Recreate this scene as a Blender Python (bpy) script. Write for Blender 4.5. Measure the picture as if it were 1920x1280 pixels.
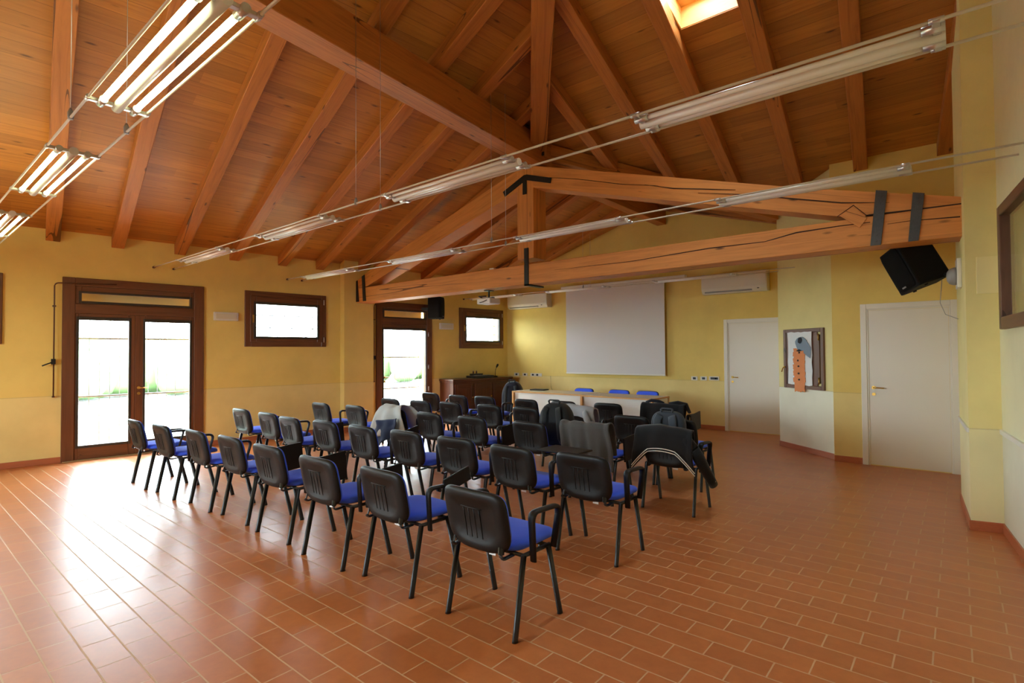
import bpy, bmesh, math, random
from mathutils import Vector, Matrix
from mathutils.geometry import tessellate_polygon
C = bpy.context
for o in list(bpy.data.objects): bpy.data.objects.remove(o)
scn = C.scene; COL = scn.collection
rnd = random.Random(7)
PI = math.pi

# ------------------------------------------------------------------ camera
yaw, pitch, roll = 0.6955116, 0.0205498, -0.0063851
fw = Vector((-math.sin(yaw)*math.cos(pitch), math.cos(yaw)*math.cos(pitch), math.sin(pitch)))
rt = Vector((math.cos(yaw), math.sin(yaw), 0)); up = rt.cross(fw)
rt2 = math.cos(roll)*rt + math.sin(roll)*up; up2 = -math.sin(roll)*rt + math.cos(roll)*up
cam = bpy.data.cameras.new('camera'); cam.sensor_width = 36; cam.lens = 36*1004.04/1920
cam.clip_start = .05; cam.clip_end = 300
co = bpy.data.objects.new('camera', cam); COL.objects.link(co)
co.matrix_world = Matrix(((rt2.x, up2.x, -fw.x, 0), (rt2.y, up2.y, -fw.y, 0), (rt2.z, up2.z, -fw.z, 1.57), (0, 0, 0, 1)))
scn.camera = co
# ------------------------------------------------------------------ colour management, world, daylight
scn.view_settings.view_transform = 'Standard'; scn.view_settings.look = 'None'
scn.view_settings.gamma = 1; scn.view_settings.use_curve_mapping = False
scn.view_settings.exposure = 1.0
SKY = 18.0; TUBE = 15.0
try:
    scn.cycles.max_bounces = 10; scn.cycles.diffuse_bounces = 6; scn.cycles.transparent_max_bounces = 16
    scn.cycles.sample_clamp_indirect = 8; scn.cycles.caustics_reflective = False; scn.cycles.caustics_refractive = False
    scn.cycles.use_denoising = True
except Exception: pass
w = bpy.data.worlds.new('overcast_sky'); scn.world = w; w.use_nodes = True
bg = w.node_tree.nodes['Background']; bg.inputs[0].default_value = (.80, .95, 1.06, 1); bg.inputs[1].default_value = SKY

# ------------------------------------------------------------------ materials
def lin(r, g, b):
    f = lambda c: (c/255/12.92 if c/255 <= .04045 else ((c/255+.055)/1.055)**2.4)
    return (f(r), f(g), f(b), 1)
class NT:
    def __init__(s, name):
        s.m = bpy.data.materials.new(name); s.m.use_nodes = True; s.t = s.m.node_tree
        s.b = s.t.nodes['Principled BSDF']
    def n(s, typ, ins=None, **kw):
        x = s.t.nodes.new(typ)
        for k, v in kw.items(): setattr(x, k, v)
        for k, v in (ins or {}).items(): s.set(x, k, v)
        return x
    def set(s, x, k, v):
        if isinstance(v, bpy.types.NodeSocket): s.t.links.new(v, x.inputs[k])
        else: x.inputs[k].default_value = v
    def p(s, **kw):
        for k, v in kw.items(): s.set(s.b, {'col': 'Base Color', 'rough': 'Roughness', 'metal': 'Metallic', 'normal': 'Normal', 'spec': 'Specular IOR Level', 'coat': 'Coat Weight', 'crough': 'Coat Roughness', 'emit': 'Emission Color', 'es': 'Emission Strength', 'sheen': 'Sheen Weight'}[k], v)
        return s
    def math(s, op, a, b=0., c=0.):
        x = s.t.nodes.new('ShaderNodeMath'); x.operation = op
        for i, v in enumerate((a, b, c)): s.set(x, i, v)
        return x.outputs[0]
    def ramp(s, fac, stops):
        x = s.t.nodes.new('ShaderNodeValToRGB'); e = x.color_ramp.elements
        while len(e) < len(stops): e.new(.5)
        for q, (pos, c) in zip(e, stops): q.position = pos; q.color = c
        s.set(x, 0, fac); return x.outputs[0]
    def mix(s, fac, a, b, bt='MIX'):
        x = s.t.nodes.new('ShaderNodeMix'); x.data_type = 'RGBA'; x.blend_type = bt
        s.set(x, 0, fac); s.set(x, 6, a); s.set(x, 7, b); return x.outputs[2]
    def bump(s, h, st=.3, d=.01):
        x = s.t.nodes.new('ShaderNodeBump'); s.set(x, 'Strength', st); s.set(x, 'Distance', d); s.set(x, 'Height', h); return x.outputs[0]
def plain(name, c, rough=.5, metal=0., spec=.5, nz=0., nscale=20., bump=0.):
    k = NT(name); col = lin(*c)
    k.p(col=col, rough=rough, metal=metal, spec=spec)
    if nz or bump:
        no = k.n('ShaderNodeTexNoise', {'Scale': nscale, 'Detail': 4.})
        if nz: k.p(col=k.mix(no.outputs[0], tuple(x*(1-nz) for x in col[:3])+(1,), tuple(min(1, x*(1+nz)) for x in col[:3])+(1,)))
        if bump: k.p(normal=k.bump(no.outputs[0], bump, .004))
    return k.m
def wall_mat(name, hi, lo, split=.975):
    k = NT(name)
    tc = k.n('ShaderNodeNewGeometry'); z = k.n('ShaderNodeSeparateXYZ', {0: tc.outputs[0]}).outputs[2]
    n1 = k.n('ShaderNodeTexNoise', {'Vector': tc.outputs[0], 'Scale': 1.6, 'Detail': 5., 'Roughness': .6}).outputs[0]
    n2 = k.n('ShaderNodeTexNoise', {'Vector': tc.outputs[0], 'Scale': 60., 'Detail': 3.}).outputs[0]
    m = k.math('LESS_THAN', z, k.math('ADD', split-.006, k.math('MULTIPLY', n2, .012)))
    line = k.math('LESS_THAN', k.math('ABSOLUTE', k.math('SUBTRACT', z, split)), .006)
    c = k.mix(m, lin(*hi), lin(*lo))
    c = k.mix(k.math('MULTIPLY', line, .25), c, lin(150, 130, 95))
    c = k.mix(.22, c, k.ramp(n1, [(.3, (.55, .5, .42, 1)), (.62, (1, 1, 1, 1))]), 'MULTIPLY')
    k.p(col=c, rough=.62, spec=.3, normal=k.bump(n2, .12, .003))
    return k.m
def wood_mat(name, a, b, dark, plank=0., rough=.42, grain=1., knots=1.):
    """uv in metres: u along the grain"""
    k = NT(name); uv = k.n('ShaderNodeUVMap'); s = k.n('ShaderNodeSeparateXYZ', {0: uv.outputs[0]})
    u, v = s.outputs[0], s.outputs[1]
    idn = 0.
    if plank:
        r = k.math('DIVIDE', v, plank); idn = k.math('FLOOR', r); fr = k.math('FRACT', r)
        wn = k.n('ShaderNodeTexWhiteNoise', {'W': idn}, noise_dimensions='1D').outputs[0]
        uo = k.math('ADD', u, k.math('MULTIPLY', wn, 37.))
        brk = k.math('FLOOR', k.math('DIVIDE', uo, 3.1))
        wn2 = k.n('ShaderNodeTexWhiteNoise', {'W': k.math('ADD', k.math('MULTIPLY', idn, 7.3), brk)}, noise_dimensions='1D').outputs[0]
        gap = k.math('LESS_THAN', k.math('ABSOLUTE', k.math('SUBTRACT', fr, .5)), .489)
        u = uo
    vec = k.n('ShaderNodeCombineXYZ', {0: k.math('MULTIPLY', u, .55), 1: k.math('MULTIPLY', v, 9.), 2: (k.math('MULTIPLY', idn, 3.7) if plank else 0.)}).outputs[0]
    g = k.n('ShaderNodeTexNoise', {'Vector': vec, 'Scale': 2.2, 'Detail': 7., 'Roughness': .62, 'Distortion': .8}).outputs[0]
    vec2 = k.n('ShaderNodeCombineXYZ', {0: k.math('MULTIPLY', u, 2.6), 1: k.math('MULTIPLY', v, 9.), 2: (idn if plank else .3)}).outputs[0]
    vo = k.n('ShaderNodeTexVoronoi', {'Vector': vec2, 'Scale': .75, 'Randomness': 1.}).outputs[0]
    kn = k.math('MULTIPLY', k.ramp(vo, [(.05, (1, 1, 1, 1)), (.13, (0, 0, 0, 1))]), knots)
    c = k.ramp(g, [(.25, lin(*b)), (.5, lin(*a)), (.75, lin(*[min(255, x*1.08) for x in a]))])
    if plank:
        c = k.mix(k.math('MULTIPLY', wn2, .4), c, lin(*[x*.78 for x in b]))
        c = k.mix(k.math('MULTIPLY', k.math('SUBTRACT', 1., gap), .7), c, lin(*dark))
    c = k.mix(k.math('MULTIPLY', kn, .8), c, lin(*dark))
    h = k.math('ADD', k.math('MULTIPLY', g, .4*grain), gap if plank else 0.)
    if not plank:
        vc = k.n('ShaderNodeCombineXYZ', {0: k.math('MULTIPLY', u, .10), 1: k.math('MULTIPLY', v, 2.6), 2: .7}).outputs[0]
        cr = k.n('ShaderNodeTexNoise', {'Vector': vc, 'Scale': 1.7, 'Detail': 1.5, 'Distortion': 0.}).outputs[0]
        ck = k.math('LESS_THAN', k.math('ABSOLUTE', k.math('SUBTRACT', cr, .5)), k.math('MULTIPLY', .032, k.math('SUBTRACT', k.n('ShaderNodeTexNoise', {'Vector': vec, 'Scale': .35, 'Detail': 1.}).outputs[0], .44)))
        c = k.mix(k.math('MULTIPLY', ck, .75), c, lin(*dark))
        h = k.math('SUBTRACT', h, ck)
    k.p(col=c, rough=rough, spec=.4, normal=k.bump(h, .35, .004))
    return k.m
def floor_mat():
    k = NT('terracotta_tiles'); tc = k.n('ShaderNodeTexCoord')
    mp = k.n('ShaderNodeMapping', {'Vector': tc.outputs['Object'], 'Location': (2.578+.306*60, -.112+.157*80, 0.)})
    br = k.n('ShaderNodeTexBrick', {'Vector': mp.outputs[0], 'Color1': (1, 1, 1, 1), 'Color2': (0, 0, 0, 1), 'Mortar': (.5, .5, .5, 1), 'Scale': 1., 'Mortar Size': .0045, 'Mortar Smooth': .25, 'Bias': 0., 'Brick Width': .306, 'Row Height': .157})
    br.offset = .5
    tone = k.n('ShaderNodeSeparateColor', {0: br.outputs[0]}).outputs[0]
    n1 = k.n('ShaderNodeTexNoise', {'Vector': tc.outputs['Object'], 'Scale': 1.1, 'Detail': 4.}).outputs[0]
    n2 = k.n('ShaderNodeTexNoise', {'Vector': tc.outputs['Object'], 'Scale': 14., 'Detail': 5., 'Roughness': .65}).outputs[0]
    c = k.mix(tone, lin(190, 114, 64), lin(206, 126, 70))
    c = k.mix(.35, c, k.ramp(n2, [(.3, lin(172, 98, 54)), (.7, lin(216, 136, 82))]))
    c = k.mix(k.math('MULTIPLY', n1, .25), c, lin(140, 78, 52))
    c = k.mix(br.outputs[1], c, lin(206, 162, 122))
    inv = k.math('SUBTRACT', 1., br.outputs[1])
    h = k.math('ADD', k.math('MULTIPLY', inv, 1.), k.math('MULTIPLY', n2, .10))
    r = k.math('ADD', .27, k.math('ADD', k.math('MULTIPLY', br.outputs[1], .3), k.math('MULTIPLY', n2, .16)))
    tilt = k.n('ShaderNodeTexNoise', {'Vector': tc.outputs['Object'], 'Scale': 3.2, 'Detail': 1.}).outputs[0]
    h = k.math('ADD', h, k.math('MULTIPLY', tilt, .8))
    k.p(col=c, rough=r, spec=.55, normal=k.bump(h, .35, .004))
    return k.m
def glass_mat(name, tint=(.96, .98, .97)):
    k = NT(name); t = k.t; t.nodes.remove(k.b); out = t.nodes['Material Output']
    tr = k.n('ShaderNodeBsdfTransparent', {0: tint+(1,)}); gl = k.n('ShaderNodeBsdfGlossy', {0: (1, 1, 1, 1), 'Roughness': .02})
    lw = k.n('ShaderNodeLayerWeight', {0: .5}); fr = k.math('ADD', .04, k.math('MULTIPLY', .8, k.math('POWER', lw.outputs[1], 5.))); mx = k.n('ShaderNodeMixShader', {0: fr})
    t.links.new(tr.outputs[0], mx.inputs[1]); t.links.new(gl.outputs[0], mx.inputs[2]); t.links.new(mx.outputs[0], out.inputs[0])
    return k.m
def fabric(name, c, nz=.15, sc=250., rough=.9):
    k = NT(name); tc = k.n('ShaderNodeTexCoord'); n = k.n('ShaderNodeTexNoise', {'Vector': tc.outputs['Object'], 'Scale': sc, 'Detail': 2.}).outputs[0]
    n2 = k.n('ShaderNodeTexNoise', {'Vector': tc.outputs['Object'], 'Scale': 9., 'Detail': 3.}).outputs[0]
    a = lin(*c); c2 = k.mix(k.math('MULTIPLY', k.math('ADD', n, n2), .5), tuple(x*(1-nz) for x in a[:3])+(1,), tuple(min(1, x*(1+nz)) for x in a[:3])+(1,))
    k.p(col=c2, rough=rough, spec=.25, sheen=.15, normal=k.bump(n, .25, .002)); return k.m
M = {}
M['wall'] = wall_mat('yellow_wall_paint', (234, 206, 116), (234, 212, 140))
M['wall_pale'] = wall_mat('cream_dado_paint', (230, 216, 150), (230, 227, 204))
M['wall_right'] = wall_mat('pale_wall_paint', (228, 222, 182), (222, 220, 196), .84)
M['pillar'] = wall_mat('pillar_paint', (238, 225, 158), (238, 229, 178), .88)
M['floor'] = floor_mat()
M['base'] = plain('terracotta_skirting', (182, 104, 66), .4, nz=.2, nscale=6)
M['plank'] = wood_mat('pine_boards', (188, 126, 54), (164, 102, 44), (70, 36, 14), plank=.19, rough=.45)
M['beam'] = wood_mat('larch_beam', (206, 136, 70), (180, 112, 56), (58, 30, 14), rough=.5)
M['rafter'] = wood_mat('darker_rafter', (180, 112, 52), (152, 88, 40), (52, 26, 12), rough=.5)
M['skywood'] = wood_mat('skylight_pine', (226, 176, 108), (206, 150, 84), (150, 96, 44), rough=.4, knots=.4)
M['frame'] = wood_mat('dark_window_wood', (108, 66, 40), (86, 50, 29), (46, 26, 15), rough=.35, knots=.0)
M['walnut'] = wood_mat('walnut_veneer', (86, 46, 28), (58, 28, 16), (26, 12, 8), rough=.3, knots=.2)
M['shutter'] = wood_mat('brown_shutter_wood', (112, 76, 56), (92, 60, 44), (50, 32, 24), rough=.45, knots=0.)
M['oak'] = wood_mat('oak_edging', (206, 156, 92), (184, 132, 72), (130, 86, 44), rough=.4, knots=0.)
M['glass'] = glass_mat('window_glass')
M['white'] = plain('white_lacquer', (222, 218, 206), .42)
M['doorwhite'] = plain('white_door_lacquer', (226, 221, 208), .38, nz=.03, nscale=3)
M['melamine'] = plain('white_melamine', (222, 222, 214), .4)
M['desktop'] = plain('beige_desktop', (214, 196, 160), .35)
M['screen'] = plain('projection_fabric', (212, 207, 204), .9, nz=.02, nscale=4)
M['brass'] = plain('brass', (206, 164, 84), .28, metal=1.)
M['steel'] = plain('satin_aluminium', (206, 204, 200), .32, metal=.85)
M['iron'] = plain('black_iron', (34, 33, 33), .5, metal=.4, nz=.4, nscale=30)
M['strap'] = plain('blued_steel_strap', (84, 86, 88), .45, metal=.8, nz=.35, nscale=18)
M['plastic'] = plain('black_plastic', (20, 18, 17), .45, spec=.32, bump=.15, nscale=180)
M['tube_black'] = plain('black_powder_coat', (26, 25, 25), .35)
M['blue'] = fabric('blue_upholstery', (68, 104, 255))
M['tag'] = plain('white_tag', (235, 235, 230), .6)
M['tubeoff'] = plain('fluorescent_tube_unlit', (238, 236, 230), .25)
M['tubeon'] = NT('fluorescent_tube_lit').p(col=(1, 1, 1, 1), emit=(.92, .95, .52, 1), es=TUBE).m
M['black'] = plain('black_speaker_cabinet', (15, 15, 15), .7, spec=.25, bump=.2, nscale=220)
M['grille'] = plain('black_speaker_grille', (17, 17, 17), .85, spec=.15, bump=.4, nscale=400)
M['grey'] = plain('grey_plastic', (150, 150, 148), .45)
M['dark'] = plain('dark_module', (24, 24, 26), .4)
M['paint_pipe'] = plain('brown_rod', (92, 58, 38), .4, metal=.3)
M['cloth_black'] = fabric('black_tracksuit', (24, 24, 26)); M['cloth_grey'] = fabric('dark_grey_wool', (74, 72, 70), .25, 120)
M['cloth_light'] = fabric('light_grey_cotton', (176, 178, 174), .1); M['cloth_navy'] = fabric('navy_lining', (44, 56, 84))
M['cloth_heather'] = fabric('heather_grey_fleece', (156, 160, 164), .12)
M['pack_black'] = fabric('black_nylon', (24, 25, 25), .3, 160, .7); M['pack_slate'] = fabric('slate_nylon', (48, 54, 62), .25, 160, .7)
M['pack_blue'] = fabric('dark_blue_nylon', (13, 15, 30), .3, 160, .7); M['strapcloth'] = fabric('webbing', (62, 68, 76), .2, 300, .8)
M['pack_edge'] = fabric('charcoal_webbing', (38, 40, 40), .2, 300, .8)
M['paper'] = plain('white_paper', (226, 228, 226), .8, nz=.05, nscale=12)
M['orange'] = plain('orange_crepe_paper', (222, 138, 84), .8, nz=.15, nscale=25)
M['bluegrey'] = plain('blue_grey_paper', (128, 144, 156), .8, nz=.1)
M['ink'] = plain('black_ink', (28, 30, 36), .8)
M['crack'] = plain('dark_crack', (44, 22, 12), .9)
M['bead'] = plain('dark_glazing_bead', (52, 42, 32), .5)  # shade on the sash, put into a dark strip round the glass
M['panel'] = plain('painted_cover', (240, 226, 166), .6, bump=.1)
M['cable'] = plain('cream_cable_sheath', (214, 206, 190), .4)
M['gravel'] = plain('pale_gravel', (150, 148, 138), .95, nz=.2, nscale=12)
M['hedge'] = plain('hedge_leaves', (128, 160, 104), .8, nz=.4, nscale=8, bump=.5)
M['plaster_out'] = plain('outside_plaster', (230, 206, 150), .9)

# ------------------------------------------------------------------ builders
def new_obj(name, bm, mat, parent=None, mw=None, smooth=False):
    me = bpy.data.meshes.new(name); bmesh.ops.recalc_face_normals(bm, faces=bm.faces); bm.to_mesh(me); bm.free()
    for m_ in (mat if isinstance(mat, (list, tuple)) else [mat]): me.materials.append(m_)
    if smooth:
        for p in me.polygons: p.use_smooth = True
    o = bpy.data.objects.new(name, me); COL.objects.link(o)
    if parent is not None: o.parent = parent
    if mw is not None: o.matrix_local = mw
    return o
def thing(name, label, cat, mw=None, group=None, kind=None):
    o = bpy.data.objects.new(name, None); COL.objects.link(o); o.empty_display_size = .1
    if mw is not None: o.matrix_world = mw
    return tag(o, label, cat, group, kind)
def tag(o, label=None, cat=None, group=None, kind=None):
    if label: o['label'] = label
    if cat: o['category'] = cat
    if group: o['group'] = group
    if kind: o['kind'] = kind
    return o
def T(x, y, z, rz=0): return Matrix.Translation((x, y, z)) @ Matrix.Rotation(rz, 4, 'Z')
def uvl(bm): return bm.loops.layers.uv.verify()
def box(bm, lo, hi, axis=None, mi=0, mw=None):
    """axis: grain axis index for the uv"""
    x0, y0, z0 = lo; x1, y1, z1 = hi
    P = [Vector(p) for p in ((x0, y0, z0), (x1, y0, z0), (x1, y1, z0), (x0, y1, z0), (x0, y0, z1), (x1, y0, z1), (x1, y1, z1), (x0, y1, z1))]
    vs = [bm.verts.new(mw @ p if mw else p) for p in P]; L = uvl(bm)
    if axis is None: axis = max(range(3), key=lambda i: hi[i]-lo[i])
    off = rnd.random()*9
    for k, f in enumerate(((0, 3, 2, 1), (4, 5, 6, 7), (0, 1, 5, 4), (1, 2, 6, 5), (2, 3, 7, 6), (3, 0, 4, 7))):
        fc = bm.faces.new([vs[i] for i in f]); fc.material_index = mi
        nrm = (2, 2, 1, 0, 1, 0)[k]; oth = [i for i in range(3) if i != axis]
        va = [i for i in oth if i != nrm][0]
        for lp, i in zip(fc.loops, f): lp[L].uv = (P[i][axis]+off, P[i][va]+off*.37+k*.31)
    return vs
def bevel(bm, w=.004, seg=2):
    bmesh.ops.bevel(bm, geom=list(bm.edges), offset=w, segments=seg, affect='EDGES', profile=.6, clamp_overlap=True)
def B(name, lo, hi, mat, parent=None, mw=None, bev=0., axis=None):
    bm = bmesh.new(); box(bm, lo, hi, axis)
    if bev: bevel(bm, bev)
    return new_obj(name, bm, mat, parent, mw)
def BB(name, boxes, mat, parent=None, mw=None, bev=0.):
    bm = bmesh.new()
    for bx in boxes: box(bm, bx[0], bx[1], bx[2] if len(bx) > 2 else None)
    if bev: bevel(bm, bev)
    return new_obj(name, bm, mat, parent, mw)
def sweep(bm, pts, r, n=8, cap=True, sx=1., sz=1., upv=Vector((0, 0, 1)), mi=0):
    """tube along points; r number or list; section scaled sx (sideways) sz (up)"""
    pts = [Vector(p) for p in pts]; rings = []
    for i, p in enumerate(pts):
        a = pts[max(i-1, 0)]; b = pts[min(i+1, len(pts)-1)]; d = (b-a).normalized()
        u_ = upv if abs(d.dot(upv)) < .98 else Vector((0, 1, 0))
        s_ = d.cross(u_).normalized(); t_ = s_.cross(d).normalized()
        rr = r[i] if isinstance(r, (list, tuple)) else r
        rings.append([bm.verts.new(p+s_*math.cos(2*PI*k/n)*rr*sx+t_*math.sin(2*PI*k/n)*rr*sz) for k in range(n)])
    for A_, B_ in zip(rings, rings[1:]):
        for k in range(n):
            f = bm.faces.new((A_[k], A_[(k+1) % n], B_[(k+1) % n], B_[k])); f.smooth = True; f.material_index = mi
    if cap:
        for rg in (rings[0], rings[-1]): bm.faces.new(rg).material_index = mi
def tube(name, pts, r, mat, parent=None, n=8, mw=None, **kw):
    bm = bmesh.new(); sweep(bm, pts, r, n, **kw); return new_obj(name, bm, mat, parent, mw)
def curve(P, n=6):
    """round the corners of a polyline with quadratic arcs: P = [(pt, radius)]"""
    out = []
    for i, (p, r) in enumerate(P):
        p = Vector(p)
        if r == 0 or i in (0, len(P)-1): out.append(p); continue
        a = (Vector(P[i-1][0])-p).normalized()*r+p; b = (Vector(P[i+1][0])-p).normalized()*r+p
        for k in range(n+1):
            t = k/n; out.append(a*(1-t)**2+p*2*t*(1-t)+b*t*t)
    return out
def prism(name, outer, holes, fmap, mat, parent=None, mw=None, kind=None, uvf=None):
    """2-D polygon with holes -> solid; fmap(a,b,s) with s=0 (room face) and s=1 (back)"""
    bm = bmesh.new(); loops = [outer]+holes; vv = []; front = []
    for lp in loops: front.append([bm.verts.new((a, b, 0)) for a, b in lp])
    edges = []
    for ring in front:
        for i in range(len(ring)): edges.append(bm.edges.new((ring[i], ring[(i+1) % len(ring)])))
    bmesh.ops.triangle_fill(bm, use_beauty=True, use_dissolve=False, edges=edges)
    tris = [[tuple(v.co[:2]) for v in f.verts] for f in bm.faces]; bm.free()
    bm = bmesh.new(); cache = {}; L = uvl(bm)
    def g(ab, s):
        k = (round(ab[0], 5), round(ab[1], 5), s)
        if k not in cache: cache[k] = bm.verts.new(fmap(ab[0], ab[1], s))
        return cache[k]
    uvf = uvf or (lambda a, b: (a, b))
    for t in tris:
        for s in (0, 1):
            q = t if s == 0 else t[::-1]
            try: f = bm.faces.new([g(ab, s) for ab in q])
            except ValueError: continue
            for l_, ab in zip(f.loops, q): l_[L].uv = uvf(*ab)
    for lp in loops:
        for i in range(len(lp)):
            a, b = lp[i], lp[(i+1) % len(lp)]
            f = bm.faces.new((g(a, 0), g(b, 0), g(b, 1), g(a, 1)))
            for l_, ab in zip(f.loops, (a, b, b, a)): l_[L].uv = uvf(*ab)
    o = new_obj(name, bm, mat, parent, mw)
    if kind: o['kind'] = kind
    return o
def rect(a0, b0, a1, b1): return [(a0, b0), (a1, b0), (a1, b1), (a0, b1)]
def beam(name, p0, p1, wd, ht, mat, parent=None, side=None, endcut=True):
    """p0,p1: centre of the TOP face; vertical sides; ends cut vertically"""
    p0 = Vector(p0); p1 = Vector(p1); d = p1-p0; L_ = d.length; h = Vector((d.x, d.y, 0)).normalized()
    s_ = Vector((h.y, -h.x, 0))*wd/2; dn = Vector((0, 0, -ht)); bm = bmesh.new(); L = uvl(bm); off = rnd.random()*20
    v = [bm.verts.new(q) for q in (p0+s_, p0-s_, p0-s_+dn, p0+s_+dn, p1+s_, p1-s_, p1-s_+dn, p1+s_+dn)]
    per = [0, wd, wd+ht, 2*wd+ht, 2*wd+2*ht]
    for i in range(4):
        j = (i+1) % 4; f = bm.faces.new((v[i], v[j], v[j+4], v[i+4]))
        for l_, uv in zip(f.loops, ((0, per[i]), (0, per[i+1]), (L_, per[i+1]), (L_, per[i]))): l_[L].uv = (uv[0]+off, uv[1]+off*.3)
    for q in ((0, 1, 2, 3), (4, 5, 6, 7)):
        f = bm.faces.new([v[i] for i in q])
        for l_, uv in zip(f.loops, ((0, 0), (wd*.2, 0), (wd*.2, ht), (0, ht))): l_[L].uv = (uv[0]+off, uv[1]+off)
    bevel(bm, .006, 1)
    return new_obj(name, bm, mat, parent)
def pillow(bm, cx, a, b, rings, deform, nt=2.0, nb=2.0, seg=40, mi=0):
    """superellipse rings (scale, w); deform(x, y, w) -> Vector; nt/nb exponents of the upper/lower half"""
    prev = None; first = None
    for sc, wv in rings:
        if sc == 0:
            ring = [bm.verts.new(deform(0, 0, wv))]
        else:
            ring = []
            for k in range(seg):
                t = 2*PI*k/seg; c_, s_ = math.cos(t), math.sin(t); n_ = nt if s_ >= 0 else nb
                ring.append(bm.verts.new(deform(a*sc*math.copysign(abs(c_)**(2/n_), c_), b*sc*math.copysign(abs(s_)**(2/n_), s_), wv)))
        if prev is not None:
            for k in range(seg):
                if len(prev) == 1: f = bm.faces.new((prev[0], ring[k], ring[(k+1) % seg]))
                elif len(ring) == 1: f = bm.faces.new((prev[k], ring[0], prev[(k+1) % seg]))
                else: f = bm.faces.new((prev[k], ring[k], ring[(k+1) % seg], prev[(k+1) % seg]))
                f.smooth = True; f.material_index = mi
        prev = ring
def cyl(bm, p0, p1, r, n=12, mi=0): sweep(bm, [p0, p1], r, n, mi=mi)
def children(o): return [c for c in bpy.data.objects if c.parent == o]
def copy_tree(o, parent=None, kids=None):
    c = o.copy(); COL.objects.link(c)
    if parent is not None:
        c.parent = parent
    for ch in kids[o.name] if kids and o.name in kids else []:
        copy_tree(ch, c, kids)
    return c

# ------------------------------------------------------------------ room geometry
SK = .102041; NN = math.hypot(1, SK)
def XL(Y): return -10.2+SK*(Y-1.2)
def zl(X, Y): return 3.41+.305*(X-XL(Y))/NN
def zf(X, Y): return 4.82+.27*(6.65-Y)
K = Vector((-5.0, 6.65)); RG = Vector((-4.85, 10.95)); AW = Vector((-2.305, 9.686)); BW = Vector((-1.387, 8.893))
_k = Vector((K.x, K.y, 4.82)); _r = Vector((RG.x, RG.y, zl(*RG))); _a = Vector((AW.x, AW.y, zf(*AW)))
_n = (_r-_k).cross(_a-_k)
def zr(X, Y): return _k.z-(_n.x*(X-_k.x)+_n.y*(Y-_k.y))/_n.z
HD = Vector((.7876, -1.0)); HP = K+HD*8.15
ML = Matrix.Translation((-10.2, 1.2, 0)) @ Matrix.Rotation(math.atan2(1, SK), 4, 'Z')     # left wall: x along wall, -y into the room
MS = Matrix.Translation((0, 10.85, 0))                                                       # screen wall
MD = Matrix.Translation((0, 8.8, 0))                                                         # wall of the right-hand door
MA = Matrix.Translation((AW.x, AW.y, 0)) @ Matrix.Rotation(math.atan2(BW.y-AW.y, BW.x-AW.x), 4, 'Z')
MR = Matrix.Translation((.271, 6.218, 0)) @ Matrix.Rotation(math.atan2(-1, .1034), 4, 'Z')    # right wall: x towards the camera
def wmap(t): return lambda a, b, s: (a, s*t, b)

# floor and outside ground
fl = B('floor', (-11, -5.2, -.12), (3, 12, 0), M['floor']); fl['kind'] = 'structure'
gr = B('ground_outside', (-60, -60, -.5), (60, 60, -.14), M['gravel']); gr['kind'] = 'structure'

# left wall with its openings
HL = {'d1': (.605, 0, 2.472, 2.73), 'w1': (3.13, 1.706, 4.66, 2.724), 'd2': (5.776, 0, 7.235, 2.69), 'w2': (8.06, 1.68, 9.53, 2.676), 'w3': (-1.52, 1.73, -.03, 2.72), 'd5': (-5.2, 0, -3.33, 2.73)}
def ring_of(h): return rect(*h)
# door openings reach the floor: cut them into the outline
ol = [(-6.3, 0), (-5.2, 0), (-5.2, 2.73), (-3.33, 2.73), (-3.33, 0), (.605, 0), (.605, 2.73), (2.472, 2.73), (2.472, 0), (5.776, 0), (5.776, 2.69), (7.235, 2.69), (7.235, 0), (10.2, 0), (10.2, 3.43), (-6.3, 3.43)]
prism('wall_left', ol, [ring_of(HL[k]) for k in ('w1', 'w2', 'w3')], wmap(.38), M['wall'], mw=ML, kind='structure')
B('pilaster', (4.97, -.17, 0), (5.63, .05, 3.52), M['wall'], mw=ML)['kind'] = 'structure'
# screen wall (gable)
prism('wall_screen', [(-9.6, 0), (-2.0, 0), (-2.0, zr(-2.0, 10.9)+.1), (RG.x, _r.z+.08), (-9.6, zl(-9.6, 10.9)+.05)], [], wmap(.3), M['wall'], mw=MS, kind='structure')
# angled wall, its return, door wall, pillar, right wall, back wall
La = (BW-AW).length
prism('wall_angled', [(0, 0), (La, 0), (La, zf(*BW)+.06), (0, zf(*AW)+.08)], [], wmap(.14), M['wall_pale'], mw=MA, kind='structure')
B('wall_return', (AW.x, AW.y+.02, 0), (AW.x+.18, 10.95, 4.1), M['wall'])['kind'] = 'structure'
prism('wall_door', [(BW.x, 0), (.35, 0), (.35, 4.29), (BW.x, 4.29)], [], wmap(.25), M['wall'], mw=MD, kind='structure')
prism('wall_recess', [(7.1, 0), (9.0, 0), (9.0, 4.3), (7.1, 4.7)], [], lambda a, b, s: (.04+.2*s, a, b), M['wall'], kind='structure')
def pz(X, Y): return min(zf(X, Y), zl(X, Y))+.06
pp = [(-.009, 7.249), (.053, 6.166), (.271, 6.218), (.5, 6.25), (.5, 7.3)]
prism('pillar', pp, [], lambda a, b, s: (a, b, s*(pz(a, b))), M['pillar'], kind='structure')
wr = (-.06, 11.3)
def mr(a): p = MR @ Vector((a, 0, 0)); return p.x, p.y
ro = [(0, 0), (11.3, 0), (11.3, pz(*mr(11.3)))]+[(a, pz(*mr(a))) for a in (9, 7.3, 5, 2.5)]+[(0, pz(*mr(0)))]
WIN = (.225, 1.735, 1.70, 2.745)
prism('wall_right', ro, [rect(*WIN)], wmap(.3), M['wall_right'], mw=MR, kind='structure')
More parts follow.
